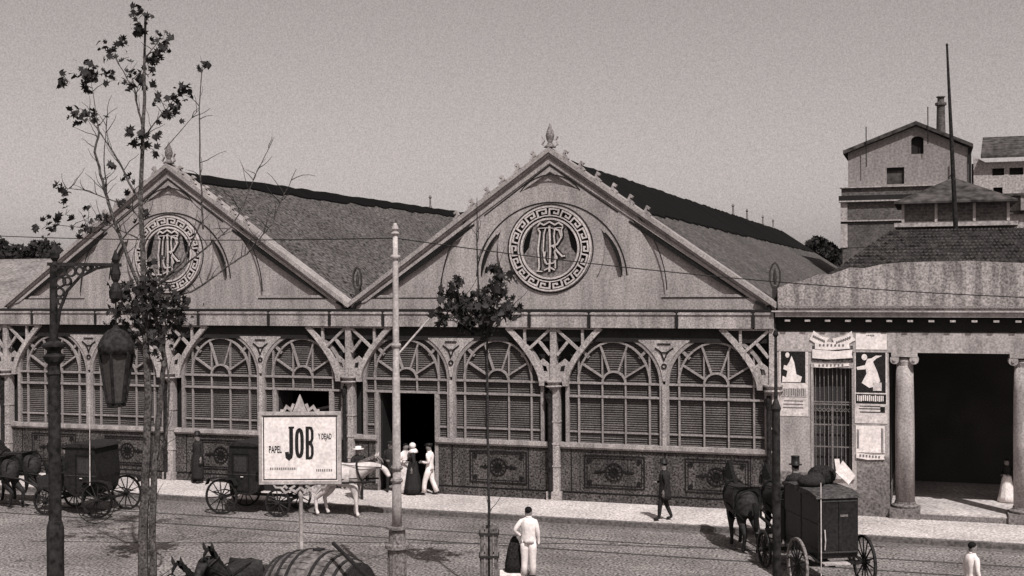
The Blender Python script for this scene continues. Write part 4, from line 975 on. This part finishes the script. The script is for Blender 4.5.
# rear-view box carriage
HD=math.atan2(.887,-.46)
cC=empty('box_carriage',(9.2,-8.55,0),HD,'tall black box carriage seen from behind with large spoked wheels','carriage')
W=.47
b=MB(); b.plate([(-.35,.78),(1.5,.78),(1.6,1.1),(1.6,2.14),(-.40,2.14),(-.40,.95)],[],-W,W); b.build('body',M_black,cC)
b=MB(); b.plate([(-.46,2.142),(1.66,2.142),(1.62,2.2),(1.2,2.25),(0,2.26),(-.42,2.2)],[],-W-.06,W+.06); b.build('roof',mat('worn_roof_cloth',.07,grain=.6,gs=14,tint=NT),cC)
b=MB(); 
for s in (-1,1): b.box(-.42,-.402,s*.22-.21,s*.22+.21,.9,2.05)
d=b.build('rear_door',M_black,cC)
b=MB(); b.tube([(-.44,.42,.3),(-.44,.42,2.5)],.012,6); b.tube([(-.46,.34,1.0),(-.5,.34,1.2),(-.46,.34,1.45)],.014,6); b.build('door_rail',M_paper,d)
tr=mat('worn_trim',.055,tint=NT)
b=MB(); b.rib([(-.34,.98),(1.5,.98)],.025,W,W+.012); b.rib([(-.34,1.55),(1.55,1.55)],.02,W,W+.01); b.rib([(.6,1.0),(.6,2.1)],.02,W,W+.014); b.build('side_moulding',tr,cC)
b=MB(); b.box(-.435,-.422,-.44,.44,2.06,2.09); b.box(-.435,-.422,-.44,.44,.92,.95); b.build('rear_moulding',tr,d)
b=MB(); b.box(-.43,-.422,-.22,-.04,1.72,1.77); b.build('door_plate',M_inkg,d)
b=MB(); b.box(-.6,-.35,-.2,.4,.68,.71); b.build('rear_step',M_pole,cC)
b=MB(); b.box(-.1,2.8,-.06,.06,.52,.6); b.box(-.05,.05,-.78,.78,.55,.63); b.box(2.3,2.4,-.7,.7,.4,.47)
for s in (-1,1):
    for xx,zz in ((0,.63),(2.35,.5)): b.rib([(xx-.45,zz+.1),(xx,zz-.0),(xx+.45,zz+.1),(xx,zz+.2)],.035,s*.5-.03,s*.5+.03,True)
    b.lathe([(.05,-.04),(.12,-.02),(.12,.04)],(-.3,s*.3,.66),seg=10)
b.build('undercarriage',M_black,cC)
for s in (-1,1): wheel(cC,0,s*.80,.60,nsp=14,rimm=M_post if s<0 else M_polegrey); wheel(cC,2.35,s*.72,.45)
b=MB(); b.box(1.62,2.3,-.46,.46,1.55,1.7); b.box(1.605,1.72,-.45,.45,1.7,2.1); b.box(2.3,2.9,-.5,.5,.8,.85); b.box(1.62,2.28,-.5,.5,.8,1.549); b.build('driver_seat',M_blackc,cC)
b=MB(); b.tube([(2.4,0,.55),(5.9,0,.95)],.04,8); b.tube([(3.0,-.7,.7),(3.0,.7,.7)],.03,6); b.build('draught_pole',M_black,cC)
dv=Vector((cos(HD),sin(HD),0)); lv=Vector((-dv.y,dv.x,0)); base=Vector((9.2,-8.55,0))
p=base+dv*4.5+lv*.55; horse(p,HD,'black horse on the left of the pair drawing the box carriage',M_horse,head=-.05,step=.25,scale=1.02)
p=base+dv*4.5-lv*.50; horse(p,HD,'black horse with pale blaze on the right of the pair drawing the box carriage',M_horse,head=.08,step=-.3,scale=1.0)
p=base+dv*1.85+lv*.1; person((p.x,p.y,.95),HD,'coachman in a tall black hat on the seat of the box carriage',1.66,shirt=M_blackc,trou=M_blackc,arms=('fwd','fwd'),hat='top',sit=True,coat=M_blackc)
b=MB(); b.ball((0,0,.14),.26,.34,.16); b.ball((.05,-.1,.22),.18,.22,.12)
p=base+dv*.6+lv*.22; q=b.build('bundle',M_blackc,None,True,loc=(p.x,p.y,2.22),rz=HD); tag(q,'rounded dark bundle lying on the roof of the box carriage','bundle')
b=MB(); b.ball((0,0,.22),.22,.36,.25); 
p=base+dv*.9-lv*.16; q=b.build('luggage',M_sack,None,True,loc=(p.x,p.y,2.22),rz=HD); tag(q,'domed dark trunk strapped on the right of the carriage roof','luggage')
b=MB(); b.add([(0,0,0),(.0,-.32,-.3),(.02,-.5,-.1),(.0,-.18,.26)],[(0,1,2,3)]); b.add([(0.01,.02,.3),(.01,-.02,.02),(.03,-.16,.0),(.02,-.1,.3)],[(0,1,2,3)])
p=base+dv*.5-lv*.33; q=b.build('newspaper',M_paper2,None,loc=(p.x,p.y,2.58),rz=HD); tag(q,'white crumpled sheet of paper tucked on the carriage roof load','paper')

# ------------------------------------------------------------------ cask wagon and its horses
rt=Vector((cos(YAW),sin(YAW),0)); fwv=Vector((-sin(YAW),cos(YAW),0))
ax=(rt*.9-fwv*.42).normalized(); wa=math.atan2(ax.y,ax.x)
wg=empty('cask_wagon',(0.66,-17.05,0),wa,'wagon at the bottom edge carrying one enormous hooped cask','wagon')
b=MB(); prof=[]
for i in range(13):
    t=-1+2*i/12; prof.append((.86-.20*t*t,t*.85))
b.lathe(prof,(0,0,1.24),axis='x',seg=36); ck=b.build('cask',M_wood,wg)
b=MB()
for t in (-.97,-.78,-.55,-.28,.28,.55,.78,.97):
    r=.86-.20*t*t; b.lathe([(r+.014,t*.85-.03),(r+.016,t*.85+.03),(r-.02,t*.85+.03)],(0,0,1.24),axis='x',seg=36)
b.build('hoops',M_hoop,ck)
b=MB()
for k in range(36):
    a=2*PI*k/36+.05; b.tube([(t*.85,(.862-.20*t*t)*cos(a),1.24+(.862-.20*t*t)*sin(a)) for t in (-.98,-.5,0,.5,.98)],.006,4)
b.build('stave_joints',M_line,ck)
b=MB(); b.box(-.06,.1,-.08,.08,2.09,2.13); b.build('bung',M_hoop,ck)
b=MB()
for s in (-1,1): b.box(-1.6,1.5,s*.55-.06,s*.55+.06,.42,.55)
for x in (-.7,.7): b.box(x-.08,x+.08,-.7,.7,.3,.42)
b.build('bed',M_wood,wg)
for x in (-.7,.7):
    for s in (-1,1): wheel(wg,x,s*1.08,.5,m=M_wood)
for s in (-1,1):
    b=MB(); b.tube([(-1.4,s*.4,.6),(-3.9,s*.38,1.1)],.045,6); b.build('shaft',M_wood,wg)
WI=(Matrix.Translation((0.66,-17.05,0))@Matrix.Rotation(wa,4,'Z')).inverted()
b=MB(); b.tube([WI@Vector((1.2, -17.5, 2.35)),WI@Vector((2.35, -18.17, 1.82))],.035,8); lv_=b.build('brake_pole',M_black,wg)
b=MB(); b.box(-1.3,-1.1,-.4,.4,.56,.95); b.build('bench',M_black,wg)
hd2=math.atan2(-1.0,0.001)
hc=Vector((-1.40,-17.64,0))+(-Vector((cos(hd2),sin(hd2),0)))*1.12
horse((hc.x,hc.y,0),hd2,'dark horse at the bottom edge with pricked ears, drawing the cask wagon',M_horse,head=-.10,step=.2,scale=.98)
hc2=Vector((-1.58,-18.34,0))+(-Vector((cos(hd2),sin(hd2),0)))*1.12
horse((hc2.x,hc2.y,0),hd2,'dark horse at the bottom edge, only its ears and brow above the frame',M_horse,head=.08,step=-.2,scale=.97)

# ------------------------------------------------------------------ world, sun, camera
SD=Vector((.61,-.79,0)).normalized(); EL=R(53)
SK=1.45
w=bpy.data.worlds.new('World'); scn.world=w; w.use_nodes=True; nt=w.node_tree; N=nt.nodes; L=nt.links
bg=N['Background']; sky=N.new('ShaderNodeTexSky'); sky.sky_type='NISHITA'; sky.sun_disc=False
sky.sun_elevation=EL; sky.sun_rotation=math.atan2(SD.x,SD.y); sky.air_density=1.0; sky.dust_density=2.0
bw=N.new('ShaderNodeRGBToBW'); L.new(sky.outputs[0],bw.inputs[0])
tc=N.new('ShaderNodeTexCoord')
n1=N.new('ShaderNodeTexNoise'); n1.inputs['Scale'].default_value=900; n1.inputs['Detail'].default_value=1; L.new(tc.outputs['Generated'],n1.inputs['Vector'])
mr=N.new('ShaderNodeMapRange'); mr.inputs[1].default_value=.3; mr.inputs[2].default_value=.7; mr.inputs[3].default_value=.86; mr.inputs[4].default_value=1.14; L.new(n1.outputs['Fac'],mr.inputs[0])
mx=N.new('ShaderNodeMath'); mx.operation='POWER'; mx.inputs[1].default_value=.85; L.new(bw.outputs[0],mx.inputs[0])
m2=N.new('ShaderNodeMath'); m2.operation='MULTIPLY'; L.new(mx.outputs[0],m2.inputs[0]); L.new(mr.outputs[0],m2.inputs[1])
vm=N.new('ShaderNodeVectorMath'); vm.operation='SCALE'; vm.inputs[0].default_value=(1.0*SK,.905*SK,.875*SK); L.new(m2.outputs[0],vm.inputs['Scale'])
L.new(vm.outputs[0],bg.inputs['Color']); bg.inputs['Strength'].default_value=.10
sl=bpy.data.lights.new('Sun','SUN'); sl.energy=4.8; sl.angle=R(.6); sl.color=(1,.97,.95)
so=bpy.data.objects.new('Sun',sl); col.objects.link(so)
so.rotation_euler=Vector((SD.x*cos(EL),SD.y*cos(EL),sin(EL))).to_track_quat('Z','Y').to_euler()
cam=bpy.data.cameras.new('Camera'); co=bpy.data.objects.new('Camera',cam); col.objects.link(co); scn.camera=co
yaw,pitch,roll,f=.326,-.0042,-.0058,1243.
cy,sy=cos(yaw),sin(yaw); fw=Vector((-sy,cy,0)); r_=Vector((cy,sy,0)); up=Vector((0,0,1))
f2=fw*cos(pitch)+up*sin(pitch); u2=up*cos(pitch)-fw*sin(pitch)
r3=r_*cos(roll)+u2*sin(roll); u3=u2*cos(roll)-r_*sin(roll)
Mx=Matrix((( r3.x,u3.x,-f2.x,11.40),(r3.y,u3.y,-f2.y,-37.57),(r3.z,u3.z,-f2.z,7.0),(0,0,0,1)))
co.matrix_world=Mx
cam.sensor_width=36; cam.lens=36*f/1024; cam.clip_end=2000; cam.clip_start=.1
scn.view_settings.view_transform='Standard'; scn.view_settings.look='None'; scn.view_settings.exposure=0
scn.render.resolution_x=1024; scn.render.resolution_y=576
